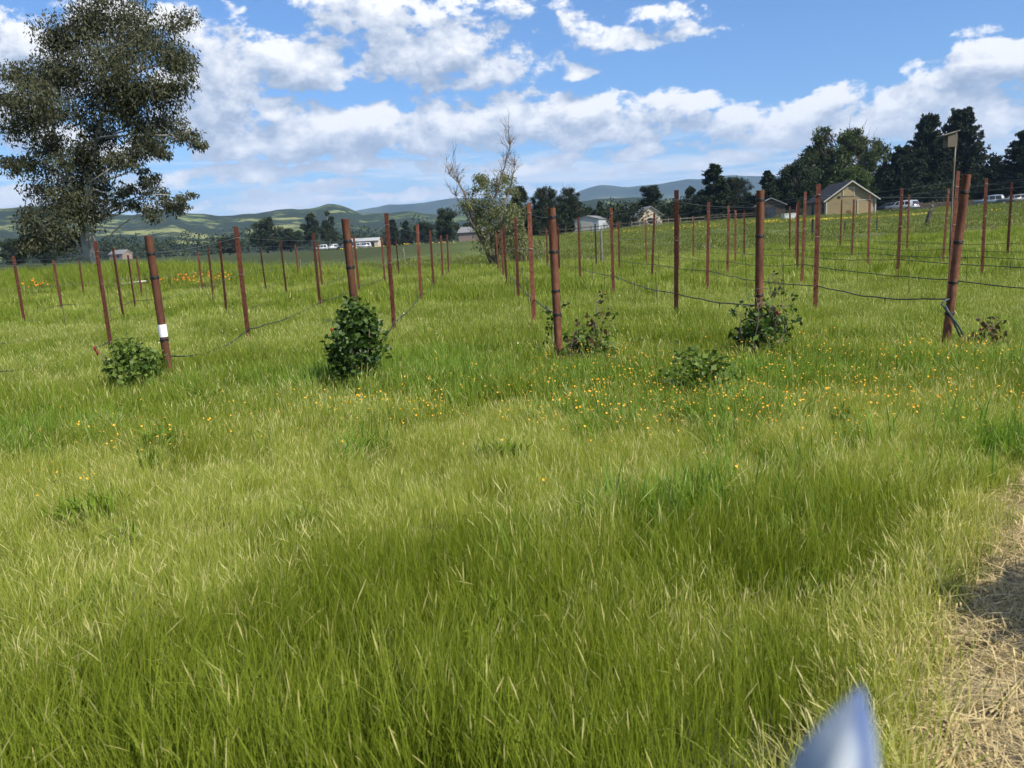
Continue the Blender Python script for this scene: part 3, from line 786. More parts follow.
# drip hoses and trellis wires, one of each to a row
def sagline(pts, sag, n=10, seed=0, wob=.0):
    g = np.random.default_rng(seed); out = []
    for a, b in zip(pts[:-1], pts[1:]):
        a = np.array(a); b = np.array(b); s_ = sag * g.uniform(.5, 1.4)
        for t_ in np.linspace(0, 1, n, endpoint=False):
            p = a + (b - a) * t_; p[2] -= s_ * 4 * t_ * (1 - t_); p += g.normal(size=3) * wob * (t_ > 0); out.append(p)
    out.append(np.array(pts[-1])); return out
HOSEROW = {1: 'row of the white-tagged end post', 2: 'row of the dark round rose bush'}
for r in range(-3, 11):
    zh = .22 if r < 1 else .34 if r < 3 else .55
    pts = []
    if r in ends:
        x, y = ends[r]; lean = END[r][1][0]; zz = tz(x, y) + (.64 if r > 2 else .36); pts.append((x + .055 + lean * .6, y, zz))
    else:
        x, y = vine_xy(r, along(r, 0)); pts.append((x, y, tz(x, y) + (.24 if r < 1 else .58)))
    for j in range(1, 6):
        x, y, z, H = POSTS.get((r, j), (None,) * 4)
        if x is None: continue
        pts.append((x + .03, y - .03, z + zh + g.normal() * .03))
    mb = MB(); line = sagline(pts, .10 if r < 3 else .06, 12, 50 + r, .006)
    mb.tube(line, .0095, 6)
    root = empty('drip_hose', pts[0]); o = mb.build('tube', M_BLACK, root, True); o.location = [-c for c in pts[0]]
    for q in range(5, len(line) - 1, 9):
        if line[q][1] > 30: break
        o = MB().tube([line[q] + np.array([0, 0, .012]), line[q] + np.array([0, 0, -.03]), line[q] + np.array([.004, 0, -.075])], [.010, .008, .003], 6).build('emitter', M_BLACK, root)
        o.location = [-c for c in pts[0]]
    tag(root, 'black drip irrigation hose strung low along the %s' % ROWN[r], 'hose', 'drip hoses along the vine rows')
    mb = MB(); wp = []
    if r in ends: x, y = ends[r]; wp.append((x + END[r][1][0] * 1.75, y, tz(x, y) + (1.80 if r > 2 else 1.62)))
    for j in range(1, 6):
        if (r, j) in POSTS: x, y, z, H = POSTS[(r, j)]; wp.append((x, y - .02, z + H - .18))
    mb.tube(sagline(wp, .03, 6, 80 + r), .0020, 4)
    wp2 = [(a, b, c - .58) for a, b, c in wp]; mb2 = MB(); mb2.tube(sagline(wp2, .03, 6, 90 + r), .0016, 4)
    root = empty('trellis_wire', wp[0])
    for m_ in (mb, mb2):
        o = m_.build('wire', M_WIRE, root); o.location = [-c for c in wp[0]]
    tag(root, 'thin grey trellis wires strung along the %s' % ROWN[r], 'wire', 'trellis wires along the vine rows')

# hose tail knotted at the leaning post
x, y = ends[5]; z = tz(x, y)
mb = MB().tube([(x + .04, y - .02, z + .66), (x - .05, y - .06, z + .64), (x - .10, y - .08, z + .60), (x - .02, y - .09, z + .50), (x + .10, y - .09, z + .34), (x + .17, y - .08, z + .22), (x + .15, y - .07, z + .19), (x + .06, y - .08, z + .36), (x - .06, y - .09, z + .58)], .011, 7)
o = mb.build('hose_tail', M_TEAL, None, True); tag(o, 'looped grey-green hose tail hanging from the leaning right end post', 'hose')

# thin vine stakes between the posts
ME_K = MB().tube([(0, 0, -.2), (.004, 0, .6), (0, .003, 1.2)], .0055, 5).mesh('vine_stake'); ME_K.materials.append(M_STAKE)
for r in range(-1, 10):
    cnt = 0
    for al in np.arange(15.4, 40, 2.2):
        if min(abs(al - along(r, j)) for j in range(1, 6)) < .7: continue
        x, y = vine_xy(r, al); v = np.array([x, y, .8]) - CAM; px = CX + F * (v @ RV) / (v @ fw)
        if px < 0 or px > 1024 or (r < 3 and g.random() < .45): continue
        cnt += 1
        o = obj('vine_stake', ME_K); o.location = (x, y, tz(x, y)); o.rotation_euler = (g.normal() * .03, g.normal() * .03, 0); o.scale = (1, 1, g.uniform(.62, .85))
        tag(o, '%s thin dark stake going back in the %s' % (['first', 'second', 'third', 'fourth', 'fifth', 'sixth', 'seventh', 'eighth', 'ninth', 'tenth', 'eleventh', 'twelfth', 'thirteenth'][cnt - 1], ROWN[r]), 'stake', 'thin vine stakes between the posts')

# ------------------------------------------------------------------ rose bushes at the row ends
def bush(name, px, py, z_at, Y, w, h, n, leaf_m, label, seed, size=.055, buds=0, shoots=0, per=34, clump=.13, base_w=.6):
    p = on_ground(px, Y); root = empty(name, p); g = np.random.default_rng(seed)
    cs = []; st = MB()
    for _ in range(n):
        zz = g.uniform(.08, 1.0); ww = w * (base_w + (1 - base_w) * math.sin(math.pi * min(1, zz * .8 + .1))) * math.sqrt(max(.02, 1 - max(0, zz - .6)**2 * 5))
        a = g.uniform(0, 6.28); r_ = ww * .5 * math.sqrt(g.random()) * 1.0
        out_ = g.uniform(1.1, 1.4) if g.random() < .16 else 1.0
        c = np.array([r_ * math.cos(a) * out_, r_ * math.sin(a) * out_, zz * h * (1 + (out_ - 1) * .5)]); cs.append(c)
        if _ % 3 == 0: limb(st, (g.normal() * .03, g.normal() * .03, -.03), c, .009, .004, g, .08, 5, 5)
    st.build('stems', M_TWIG, root, True)
    cl = [(clump * g.uniform(.55, 1.3),) * 3 for _ in cs]
    v, q, a = leaves(cs, size, per, cl, seed + 5, .1, 1.5); obj('foliage', mesh_np('foliage', v, q, attr=a), leaf_m, root)
    for k in range(buds):
        a_ = g.uniform(0, 6.28); c = np.array([w * .55 * math.cos(a_), -abs(w * .45 * math.sin(a_)) , h * g.uniform(.55, 1.12)])
        mb = MB(); mb.tube([c, c + (0, 0, .02), c + (0, 0, .045), c + (0, 0, .06)], [.006, .013, .014, .006], 8); mb.build('bud', M_PETALRED, root, True)
        if np.hypot(c[0], c[1]) > 0: s2 = MB(); limb(s2, c * .5, c, .006, .004, g, .05, 4, 4); s2.build('stalk', M_TWIG, root)
    tag(root, label, *(('rose bush', 'rose bushes at the row ends') if name == 'rose_bush' else ('weed clump',))); return root, g
bush('rose_bush', 121, 360, 0, 9.3, .72, .56, 64, M_ROSELIGHT, 'low spreading green rose bush left of the white-tagged post', 61, buds=2, base_w=.9)
bush('rose_bush', 349, 342, 0, 8.8, .46, .90, 120, M_ROSE, 'tall dense dark green rose bush hiding an end post', 62, buds=1, base_w=.8, per=40)
bush('rose_bush', 585, 345, 0, 9.6, .50, .36, 22, M_ROSELIGHT, 'sparse low rose bush right of the centre end post', 63, base_w=.8)
bush('rose_bush', 762, 345, 0, 9.3, .52, .60, 44, M_ROSE, 'dark rose bush at the foot of the end post with reddish shoots', 64, base_w=.8, buds=1)
bush('weed_clump', 700, 395, 0, 7.4, .70, .38, 32, M_ROSELIGHT, 'low green weed clump among the yellow flowers', 67, base_w=.9)
bush('rose_bush', 995, 345, 0, 9.4, .36, .34, 9, M_REDLEAF, 'sparse reddish rose bush right of the leaning post', 65, base_w=.8)
def shoot(px, Y, hpx, label, seed, m_leaf, n=9):
    p = on_ground(px, Y); g = np.random.default_rng(seed); root = empty('rose_shoot', p)
    mb = MB(); top = hpx; pts = [np.array([.03 * math.sin(k * 1.3 + seed), .02 * math.cos(k), top * k / 5]) for k in range(6)]
    mb.tube(pts, list(np.linspace(.008, .003, 6)), 5); cs = []
    for k in range(n):
        t_ = .35 + .65 * k / (n - 1); a = pts[0] * (1 - t_) + pts[5] * t_; b = a + np.array([g.choice([-1, 1]) * g.uniform(.05, .13), g.normal() * .05, g.uniform(-.02, .06)])
        mb.tube([a, (a + b) / 2 + (0, 0, .01), b], .003, 4); cs.append(b)
    mb.build('stem', M_TWIG, root)
    v, q, at_ = leaves(cs, .06, 7, [(.045,) * 3] * n, seed, .1, 1.7); obj('leaf_sprays', mesh_np('leaf_sprays', v, q, attr=at_), m_leaf, root)
    tag(root, label, 'rose shoot', 'single rose shoots by the end posts')
shoot(550, 9.9, .78, 'thin dark leafy shoot just left of the centre end post', 1, M_ROSE)
shoot(592, 9.5, .86, 'reddish single shoot right of the centre end post', 2, M_REDLEAF)
shoot(580, 9.5, .55, 'short reddish shoot bending left of the taller one', 3, M_REDLEAF)
shoot(771, 9.2, 1.0, 'tall reddish shoot right of the fourth end post', 4, M_REDLEAF, 12)
shoot(784, 9.3, .86, 'leafy grey-green shoot, rightmost at the fourth end post', 5, M_ROSE)
shoot(600, 9.6, .66, 'green leafy shoot right of the reddish centre shoot', 7, M_ROSELIGHT)
shoot(568, 9.4, .50, 'short green shoot at the foot of the centre post', 8, M_ROSELIGHT)
shoot(756, 9.0, .80, 'slim green shoot in front of the fourth end post', 9, M_ROSELIGHT)
shoot(742, 9.3, .62, 'short green shoot left of the fourth end post', 6, M_ROSE)

# ------------------------------------------------------------------ old fence posts, log, nest box
def old_post(px, top, Y, w, lab, m_=M_GREYWOOD, lean=0.0):
    p = on_ground(px, Y); h = at(px, top, Y)[2] - p[2]; g = np.random.default_rng(int(px))
    mb = MB(); mb.tube([(0, 0, -.2), (g.normal() * .01, 0, h * .4), (lean * h * .6, 0, h * .75), (lean * h, 0, h)], [w, w * .96, w * .92, w * .85], 7)
    root = empty('fence_post', p); mb.build('timber', m_, root); MB().tube([(lean * h, 0, h), (lean * h, 0, h + .015)], [w * .86, w * .6], 7).build('weathered_top', M_GREYWOOD, root)
    tag(root, lab, 'fence post', 'old wooden fence posts in the field')
old_post(299, 260, 44, .05, 'short grey wooden fence post behind the left rows')
old_post(403, 248, 62, .075, 'grey wooden fence post in the distance right of the tall bush post')
old_post(601, 230, 44, .07, 'grey wooden fence post beside the twin rusty posts')
old_post(708, 227, 46, .085, 'grey split fence post left of the fourth end post')
old_post(813, 219, 52, .09, 'dark wooden fence post with pale top before the barn', M_DARKWOOD)
old_post(845, 221, 58, .05, 'thin dark fence post in front of the barn wall', M_DARKWOOD)
old_post(877, 214, 56, .04, 'thin dark fence post right of the barn', M_DARKWOOD)
old_post(202, 262, 46, .05, 'small grey fence post near the orange poppies at left')
p = on_ground(926, 58); root = empty('leaning_log', p)
MB().tube([(0, 0, -.1), (.14, 0, .5), (.30, .05, 1.0), (.42, .05, 1.25)], [.17, .15, .13, .09], 8).build('trunk', M_DARKWOOD, root, True)
MB().tube([(.42, .05, 1.25), (.44, .05, 1.45), (.44, .05, 1.5)], [.085, .06, .03], 7).build('bleached_tip', M_GREYWOOD, root, True)
tag(root, 'dark leaning dead log with bleached tip, right of the silver car', 'log')
g = np.random.default_rng(8); p = on_ground(977, 46)
for k, (ox, oy, L, a, lab) in enumerate([(0, 0, 1.3, .1, 'longest brown log lying in the brush heap'), (-.4, .3, 1.0, .6, 'short log slanting left in the brush heap'), (.5, .2, .9, -.5, 'short log slanting right in the brush heap')]):
    q = np.array([p[0] + ox, p[1] + oy, tz(p[0] + ox, p[1] + oy)])
    o = MB().tube([(-L/2, 0, .07), (0, .04, .10), (L/2, 0, .08)], [.09, .08, .05], 7).build('log', M_TWIG, None, True); o.location = q; o.rotation_euler = (0, 0, a)
    tag(o, lab, 'log', 'logs in the brush heap')
root = empty('brush_heap', p); mb = MB()
for _ in range(46): a = np.array([g.normal() * .75, g.normal() * .35, g.uniform(0, .15)]); limb(mb, a, a + np.array([g.normal() * .6, g.normal() * .3, abs(g.normal()) * .4]), .014, .005, g, .1, 4, 4)
limb(mb, (-.55, 0, 0), (-.35, 0, 1.15), .03, .012, g, .03); mb.build('twigs', M_TWIG, root)
tag(root, 'heap of dead brown brush between the right posts', 'brush heap')
p = on_ground(127, 38); o = MB().tube([(-.75, 0, .12), (-.2, .03, .16), (.3, 0, .19), (.75, .02, .22)], [.05, .055, .05, .03], 7).build('pale_log', M_EUCBARK, None, True); o.location = p
tag(o, 'long pale bleached log lying in grass at left', 'log')

NY = 30.0; p = on_ground(951, NY); K = NY / F
root = empty('nest_box', p); H = at(954, 131, NY)[2] - p[2]
MB().tube([(0, 0, -.3), (.02, 0, H * .5), (.06, 0, H)], [.030, .028, .026], 8).build('pole', M_GREYWOOD, root, True)
bxw = simple('nest_box_board', (.13, .11, .085), .85)
b = MB().box((-.14, 0, H - .33), (.33, .33, .44)); o = b.build('box', bxw, root)
MB().tube([(-.30, -.02, H - .28), (-.312, -.02, H - .28)], .06, 14).build('entrance_hole', M_BLACK, root)
rf = MB().add([(-.50, -.22, H - .17), (.09, -.22, H - .02), (.09, .22, H - .02), (-.50, .22, H - .17), (-.50, -.22, H - .14), (.09, -.22, H + .01), (.09, .22, H + .01), (-.50, .22, H - .14)],
    [(0,3,2,1),(4,5,6,7),(0,1,5,4),(1,2,6,5),(2,3,7,6),(3,0,4,7)]).build('roof', M_GREYWOOD, root)
tag(root, 'wooden nest box with sloping roof on a tall pole', 'nest box')

# ------------------------------------------------------------------ buildings
def boards(name, base, gap=.2, axis=0):
    m, t, out = mat(name)
    tcn = t.new('ShaderNodeTexCoord'); pp = t.sep(tcn.outputs['Object'])
    s_ = t.m('FRACT', t.m('MULTIPLY', pp[axis], 1 / gap))
    ln = t.smooth(t.m('ABSOLUTE', t.m('SUBTRACT', s_, .5)), .42, .49)
    n = t.noise(tcn.outputs['Object'], 1.3, 5, .6)
    c = t.mix(n, [k * .82 for k in base], [k * 1.15 for k in base])
    c = t.mix(t.m('MULTIPLY', ln, .35), c, [k * .55 for k in base])
    t.l.new(principled(t, c, .85, .15, 0, bump(t, ln, .5, .02)), out.inputs[0]); return m
M_BARN = boards('tan_siding', (.27, .21, .12), .2)
M_BARNSIDE = boards('tan_side_siding', (.30, .25, .17), .2, 1)
M_ROOF = boards('dark_shingle', (.035, .038, .045), .22, 2)
M_TRIM = simple('white_trim', (.44, .42, .37), .6, .3, 0, .1)
M_DOOR = boards('tan_door', (.33, .25, .14), .25)
M_WIN = simple('dark_window', (.03, .035, .045), .15, .5)
M_METALWALL = boards('white_sheet_metal', (.40, .43, .46), .3)
M_GREYROOF = simple('grey_roof', (.20, .20, .205), .7)
M_CREAM = simple('cream_wall', (.52, .44, .34), .8)
M_PINK = simple('pinkish_wall', (.26, .20, .17), .8)

def gable_house(name, p, rz, W, L, eave, peak, mw, ms, mr, over=.3, trim=True):
    root = empty(name, p, rz)
    # gable end faces local -y
    wall = MB(); w = W / 2
    vs = [(-w, 0, -.4), (w, 0, -.4), (w, 0, eave), (0, 0, peak), (-w, 0, eave), (-w, L, -.4), (w, L, -.4), (w, L, eave), (0, L, peak), (-w, L, eave)]
    wall.add(vs[:5], [(0, 1, 2, 3, 4)]); wall.build('wall', mw, root); MB().add(vs[5:], [(4, 3, 2, 1, 0)]).build('wall', mw, root)
    MB().add([vs[k] for k in (0, 4, 9, 5)], [(0, 1, 2, 3)]).build('side_wall', ms, root); MB().add([vs[k] for k in (1, 6, 7, 2)], [(0, 1, 2, 3)]).build('side_wall', ms, root)
    sl = (peak - eave) / w
    for sgn in (-1, 1):
        rb = MB(); e = w + over; z_e = eave - over * sl + .03; z_p = peak + .03; th = .14
        a = [(0, -over, z_p), (sgn * e, -over, z_e), (sgn * e, L + over, z_e), (0, L + over, z_p)]
        rb.add(a + [(x, y, z + th) for x, y, z in a], [(0,3,2,1),(4,5,6,7),(0,1,5,4),(1,2,6,5),(2,3,7,6),(3,0,4,7)])
        ro = rb.build('roof', mr, root)
        if trim:
            tb = MB(); a = [(0, -over - .05, z_p - .10), (sgn * e, -over - .05, z_e - .10), (sgn * e, -over - .003, z_e - .10), (0, -over - .003, z_p - .10)]
            tb.add(a + [(x, y, z + .20) for x, y, z in a], [(0,3,2,1),(4,5,6,7),(0,1,5,4),(1,2,6,5),(2,3,7,6),(3,0,4,7)]); tb.build('fascia', M_TRIM, root)
    return root
def panel(root, name, x0, x1, z0, z1, m_, y=-.03, th=.06, frame=None, fw_=.12):
    o = MB().box(((x0+x1)/2, y, (z0+z1)/2), (x1-x0, th, z1-z0)).build(name, m_, root)
    if frame is not None:
        f = MB()
        f.box(((x0+x1)/2, y - .03, z1 + fw_/2), (x1-x0+2*fw_, .07, fw_)); f.box((x0 - fw_/2, y - .033, (z0+z1)/2), (fw_, .07, z1-z0)); f.box((x1 + fw_/2, y - .033, (z0+z1)/2), (fw_, .07, z1-z0))
        f.build('frame', frame, o)
    return o
BY = 122.0; bp = on_ground(850.5, BY); baz = math.atan2(bp[0], bp[1]); BK = math.hypot(bp[0], bp[1]) / F * .96
barn = gable_house('barn', bp, -baz + .32, 46 * BK, 9.5, 15.5 * BK, 31.5 * BK, M_BARN, M_BARNSIDE, M_ROOF, .45)
panel(barn, 'loft_door', -1.1, .35, 18.0 * BK, 25.5 * BK, M_DOOR, frame=M_TRIM)
panel(barn, 'barn_door', 1.0, 2.9, .05, 13.5 * BK, M_DOOR, frame=M_TRIM)
panel(barn, 'hatch', -1.9, -1.5, 16.5 * BK, 18.5 * BK, M_WIN)
panel(barn, 'side_door', -.55, .0, .05, 5.0 * BK, simple('red_brown_door', (.16, .07, .04)))
w = 46 * BK / 2
for yy in (1.4, 6.5): MB().box((-w - .02, yy, 1.25), (.08, .9, 1.6)).build('side_window', M_WIN, barn)
for sx in (-1, 1): MB().box((sx * (w - .07), -.03, 7.3 * BK), (.16, .06, 15.6 * BK)).build('corner_board', M_TRIM, barn)
tag(barn, 'tan gabled barn with dark roof and white trim', 'barn')

sp = on_ground(587, 150); s_ = gable_house('metal_shed', sp, -.45, 4.6, 6.0, 2.5, 3.1, M_METALWALL, M_METALWALL, M_GREYROOF, .15, False)
panel(s_, 'sliding_door', -1.0, 1.0, .05, 2.1, M_TRIM)
tag(s_, 'white sheet-metal shed behind the dark pines', 'shed')
hp = on_ground(651, 150); h_ = gable_house('house', hp, .10, 4.4, 6.0, 2.1, 3.7, M_CREAM, M_CREAM, M_GREYROOF, .3, False)
panel(h_, 'window', -.5, .5, .9, 1.7, M_WIN)
tag(h_, 'small beige gabled house with grey roof among dark trees', 'house')
hp = on_ground(492, 215); h_ = gable_house('farmhouse', hp, 1.35, 6.0, 8.0, 2.2, 3.5, M_PINK, M_PINK, M_GREYROOF, .3)
for k in range(3): MB().box((3.02, 1.5 + 2.4 * k, 1.2), (.08, 1.0, 1.0)).build('window', M_WIN, h_)
tag(h_, 'low pinkish farmhouse behind the half-bare tree', 'house')
hp = on_ground(380, 285); h_ = gable_house('long_shed', hp, 1.45, 5.0, 11.0, 2.3, 3.2, M_CREAM, M_CREAM, simple('pale_grey_roof', (.36, .37, .37)), .3)
for k in range(3): MB().box((-2.52, 2 + 3.2 * k, 1.1), (.08, 1.6, 1.6)).build('bay', M_WIN, h_)
tag(h_, 'long low shed with pale grey roof in the far field', 'shed')
for px, Y, lab in ((128, 360, 'small far cottage behind the second left post'),):
    hp = on_ground(px, Y); h_ = gable_house('cottage', hp, 1.2, 5.5, 7.5, 2.6, 4.2, M_PINK, M_PINK, M_GREYROOF, .3)
    MB().box((-2.78, 2.4, 1.5), (.08, 1.2, 1.1)).build('window', M_WIN, h_)
    tag(h_, lab, 'house')
cp = on_ground(771, 130); c_ = gable_house('lean_to_shed', cp, -.2, 4.2, 4.0, 2.2, 3.2, M_DARKWOOD, M_DARKWOOD, M_GREYROOF, .3, False)
panel(c_, 'doorway', -.7, .7, .05, 1.9, M_WIN)
tag(c_, 'small dark shed under trees left of the barn', 'shed')
tp_ = on_ground(789, 118); root = empty('water_trough', tp_, .2)
tb = MB(); tb.box((0, 0, .42), (1.9, .9, .84)); tb.build('tub', simple('pale_tub', (.5, .53, .55), .5), root); MB().box((0, 0, .87), (2.0, 1.0, .06)).build('rim', M_TRIM, root)
tag(root, 'pale grey trough at the field edge left of the barn', 'trough')

# ------------------------------------------------------------------ vehicles
M_TYRE = simple('tyre', (.02, .02, .02), .8); M_RIM = simple('rim', (.4, .4, .42), .35, .5, .8)
M_GLASS = simple('car_glass', (.03, .035, .04), .08, .6); M_LAMP = simple('red_lamp', (.4, .02, .02), .3)
def car(p, rz, body_m, label, tall=1.0, name='parked_car'):
    root = empty(name, p, rz); L, W = 4.6, 1.8; bm = bmesh.new()
    prof = [(-2.3, .35), (-2.3, .80), (-2.22, .98), (-1.05, 1.02), (-.45, 1.5 * tall), (.9, 1.62 * tall), (1.95, 1.55 * tall), (2.24, 1.0), (2.3, .75), (2.3, .35)]
    n = len(prof); vs = []
    for y, k in ((-W/2, 1.0), (W/2, 1.0)):
        for x, z in prof: yy = y * (1 - .13 * max(0, (z - .95) / .6)); vs.append((x, yy, z))
    me = MB().add(vs, [tuple(range(n)), tuple(range(n, 2*n))[::-1]] + [(i, n+i, n+(i+1) % n, (i+1) % n) for i in range(n)]).mesh('body')
    bm.from_mesh(me); bmesh.ops.bevel(bm, geom=list(bm.edges), offset=.05, segments=2, affect='EDGES'); bm.to_mesh(me); bm.free()
    for p_ in me.polygons: p_.use_smooth = True
    obj('body', me, body_m, root)
    for sy in (-1, 1):
        for x0, x1, x2, x3 in ((-.75, -.05, -.05, -.35), (.05, .85, .85, .05), (.97, 1.85, 1.72, .97)):
            z0, z1 = 1.03, 1.44 * tall; yb = lambda z: sy * (W/2 * (1 - .13 * max(0, (z - .95) / .6)) + .006)
            MB().add([(x0, yb(z0), z0), (x1, yb(z0), z0), (x2, yb(z1), z1), (x3, yb(z1), z1), (x0, yb(z0)-sy*.02, z0), (x1, yb(z0)-sy*.02, z0), (x2, yb(z1)-sy*.02, z1), (x3, yb(z1)-sy*.02, z1)],
                [(0,1,2,3),(4,7,6,5),(0,4,5,1),(1,5,6,2),(2,6,7,3),(3,7,4,0)]).build('side_window', M_GLASS, root)
        for wx in (-1.45, 1.4):
            wh = empty('wheel', (wx, sy * .80, .34)); wh.parent = root
            MB().tube([(0, -.11, 0), (0, .11, 0)], .34, 16).build('tyre', M_TYRE, wh); MB().tube([(0, -.125, 0), (0, .125, 0)], .2, 12).build('rim', M_RIM, wh)
        MB().box((2.29, sy * .74, .98), (.06, .18, .32)).build('tail_light', M_LAMP, root)
    MB().add([(2.265, -.66, 1.06), (2.265, .66, 1.06), (2.06, .58, 1.44 * tall), (2.06, -.58, 1.44 * tall), (2.24, -.66, 1.06), (2.24, .66, 1.06), (2.03, .58, 1.44 * tall), (2.03, -.58, 1.44 * tall)],
        [(0,1,2,3),(4,7,6,5),(0,4,5,1),(1,5,6,2),(2,6,7,3),(3,7,4,0)]).build('rear_window', M_GLASS, root)
    MB().add([(-.98, -.66, 1.08), (-.98, .66, 1.08), (-.53, .58, 1.44 * tall), (-.53, -.58, 1.44 * tall), (-.95, -.66, 1.06), (-.95, .66, 1.06), (-.50, .58, 1.42 * tall), (-.50, -.58, 1.42 * tall)],
        [(0,1,2,3),(4,7,6,5),(0,4,5,1),(1,5,6,2),(2,6,7,3),(3,7,4,0)]).build('windscreen', M_GLASS, root)
    MB().box((2.31, 0, .52), (.10, 1.6, .18)).build('bumper', M_BLACK, root)
    tag(root, label, 'car', 'vehicles parked far off'); return root
M_SILVER = simple('silver_paint', (.50, .52, .55), .3, .5, .3, .05); M_CARWHITE = simple('white_paint', (.46, .48, .50), .35, .5, 0, .05); M_CARDARK = simple('dark_paint', (.05, .06, .08), .3, .5, 0, .05)
car(on_ground(902, 127), -1.05, M_SILVER, 'silver estate car parked right of the barn', 1.06)
car(on_ground(889, 133), -1.0, M_CARDARK, 'dark car parked between barn and silver car')
car(on_ground(1012, 136), -.3, simple('grey_paint', (.15, .155, .16), .3, .5, 0, .05), 'grey car parked at the right picture edge under cypresses')
car(on_ground(988, 138), -.5, simple('blue_grey_paint', (.16, .21, .27), .3, .5, 0, .05), 'blue-grey car parked under cypresses right of the nest box', 1.1)
for px, Y, rz, m_, lab in ((321, 262, .1, M_CARWHITE, 'white car far off below the dark gum trees'), (333, 268, 1.2, M_CARWHITE, 'white van-like car right of the far white car'), (345, 270, .3, M_CARDARK, 'dark car far off left of the long shed'), (357, 272, .2, M_CARWHITE, 'white car parked near the long pale shed'), (364, 250, .1, M_SILVER, 'silver car just before the long pale shed')):
    car(on_ground(px, Y), rz, m_, lab, 1.15)

# ------------------------------------------------------------------ far fences
def rail_fence(x0, x1, Y, lab, n, m_, rails=(.45, .85, 1.2), solid=False):
    a = on_ground(x0, Y); b = on_ground(x1, Y); root = empty('rail_fence' if not solid else 'board_fence', a)
    zs = [tz(a[0] + (b[0]-a[0]) * k / n, Y) - a[2] for k in range(n + 1)]; dx_ = (b[0] - a[0]) / n
    for k in range(n + 1): MB().box((dx_ * k, 0, zs[k] + .62), (.13, .13, 1.35)).build('post', m_, root)
    for k in range(n):
        for r_ in rails:
            h_ = .5 if solid else .13
            MB().add([(dx_*k, -.09, zs[k]+r_), (dx_*(k+1), -.09, zs[k+1]+r_), (dx_*(k+1), -.07, zs[k+1]+r_), (dx_*k, -.07, zs[k]+r_), (dx_*k, -.09, zs[k]+r_+h_), (dx_*(k+1), -.09, zs[k+1]+r_+h_), (dx_*(k+1), -.07, zs[k+1]+r_+h_), (dx_*k, -.07, zs[k]+r_+h_)],
                [(0,3,2,1),(4,5,6,7),(0,1,5,4),(1,2,6,5),(2,3,7,6),(3,0,4,7)]).build('rail', m_, root)
    tag(root, lab, 'fence')
rail_fence(632, 705, 138, 'grey wooden rail fence in front of the beige house', 6, M_GREYWOOD, (.45, 1.0))
rail_fence(540, 630, 140, 'dark wooden rail fence in front of the white shed', 7, M_DARKWOOD, (.45, 1.0))
rail_fence(705, 806, 137, 'dark wooden rail fence left of the barn', 8, M_DARKWOOD)
rail_fence(915, 1060, 142, 'dark board fence under the cypresses at right', 10, M_DARKWOOD, (.15, .72), True)

# ------------------------------------------------------------------ grass
hidden = bpy.data.collections                      # tuft models live in collections outside the scene
def tuft(name, seed, n, R, h0, h1, w, segs, lean, head=0.0, dry=.1, wind=.10, tint=0.0, flat=0.0):
    g = np.random.default_rng(seed)
    a = g.uniform(0, 6.28, n); r_ = R * np.sqrt(g.random(n)); bx = r_ * np.cos(a); by = r_ * np.sin(a)
    h = g.uniform(h0, h1, n) * (1 - .25 * g.random(n)); az = g.uniform(0, 6.28, n); ln = np.abs(g.normal(0, lean, n)) + .04
    dxx = np.cos(az) * ln + wind; dyy = np.sin(az) * ln; facing = g.uniform(0, 3.14, n)
    isd = (g.random(n) < dry).astype(float); ishead = g.random(n) < head
    ts = np.linspace(0, 1, segs + 1) if segs < 4 else np.array([0, .4, .74, .87, 1.0]); V = []; A = []
    val = g.random(n)
    for t_ in ts:
        k = t_**1.8
        cx = bx + dxx * h * k; cy_ = by + dyy * h * k; cz = h * t_ * (1 - .28 * np.minimum(1.5, ln) * t_) * (1 - flat) + flat * .03 * (1 + 3 * t_ * (1 - t_)) * g.random(n)
        ww = w * (1 - t_**2.2) * (.55 + .9 * val) * np.where(ishead, .45, 1.0)
        if segs >= 3: ww = np.where(ishead & (t_ > .8), w * 1.25 * np.sin(math.pi * np.clip((t_ - .62) / .4, 0, 1)) + .0008, ww)
        V.append(np.stack([cx - np.cos(facing) * ww / 2, cy_ - np.sin(facing) * ww / 2, cz], -1)); V.append(np.stack([cx + np.cos(facing) * ww / 2, cy_ + np.sin(facing) * ww / 2, cz], -1))
        hd = np.where(ishead & (t_ > .8), 1.0, isd)
        q = np.stack([val, np.full(n, t_), hd, np.ones(n)], -1); A += [q, q]
    V = np.stack(V, 1); A = np.stack(A, 1); m_ = 2 * (segs + 1); base_i = (np.arange(n) * m_)[:, None]
    quads = np.concatenate([base_i + np.array([2*s_, 2*s_+1, 2*s_+3, 2*s_+2]) for s_ in range(segs)], 0)
    return mesh_np(name, V.reshape(-1, 3), quads, attr=A.reshape(-1, 4))

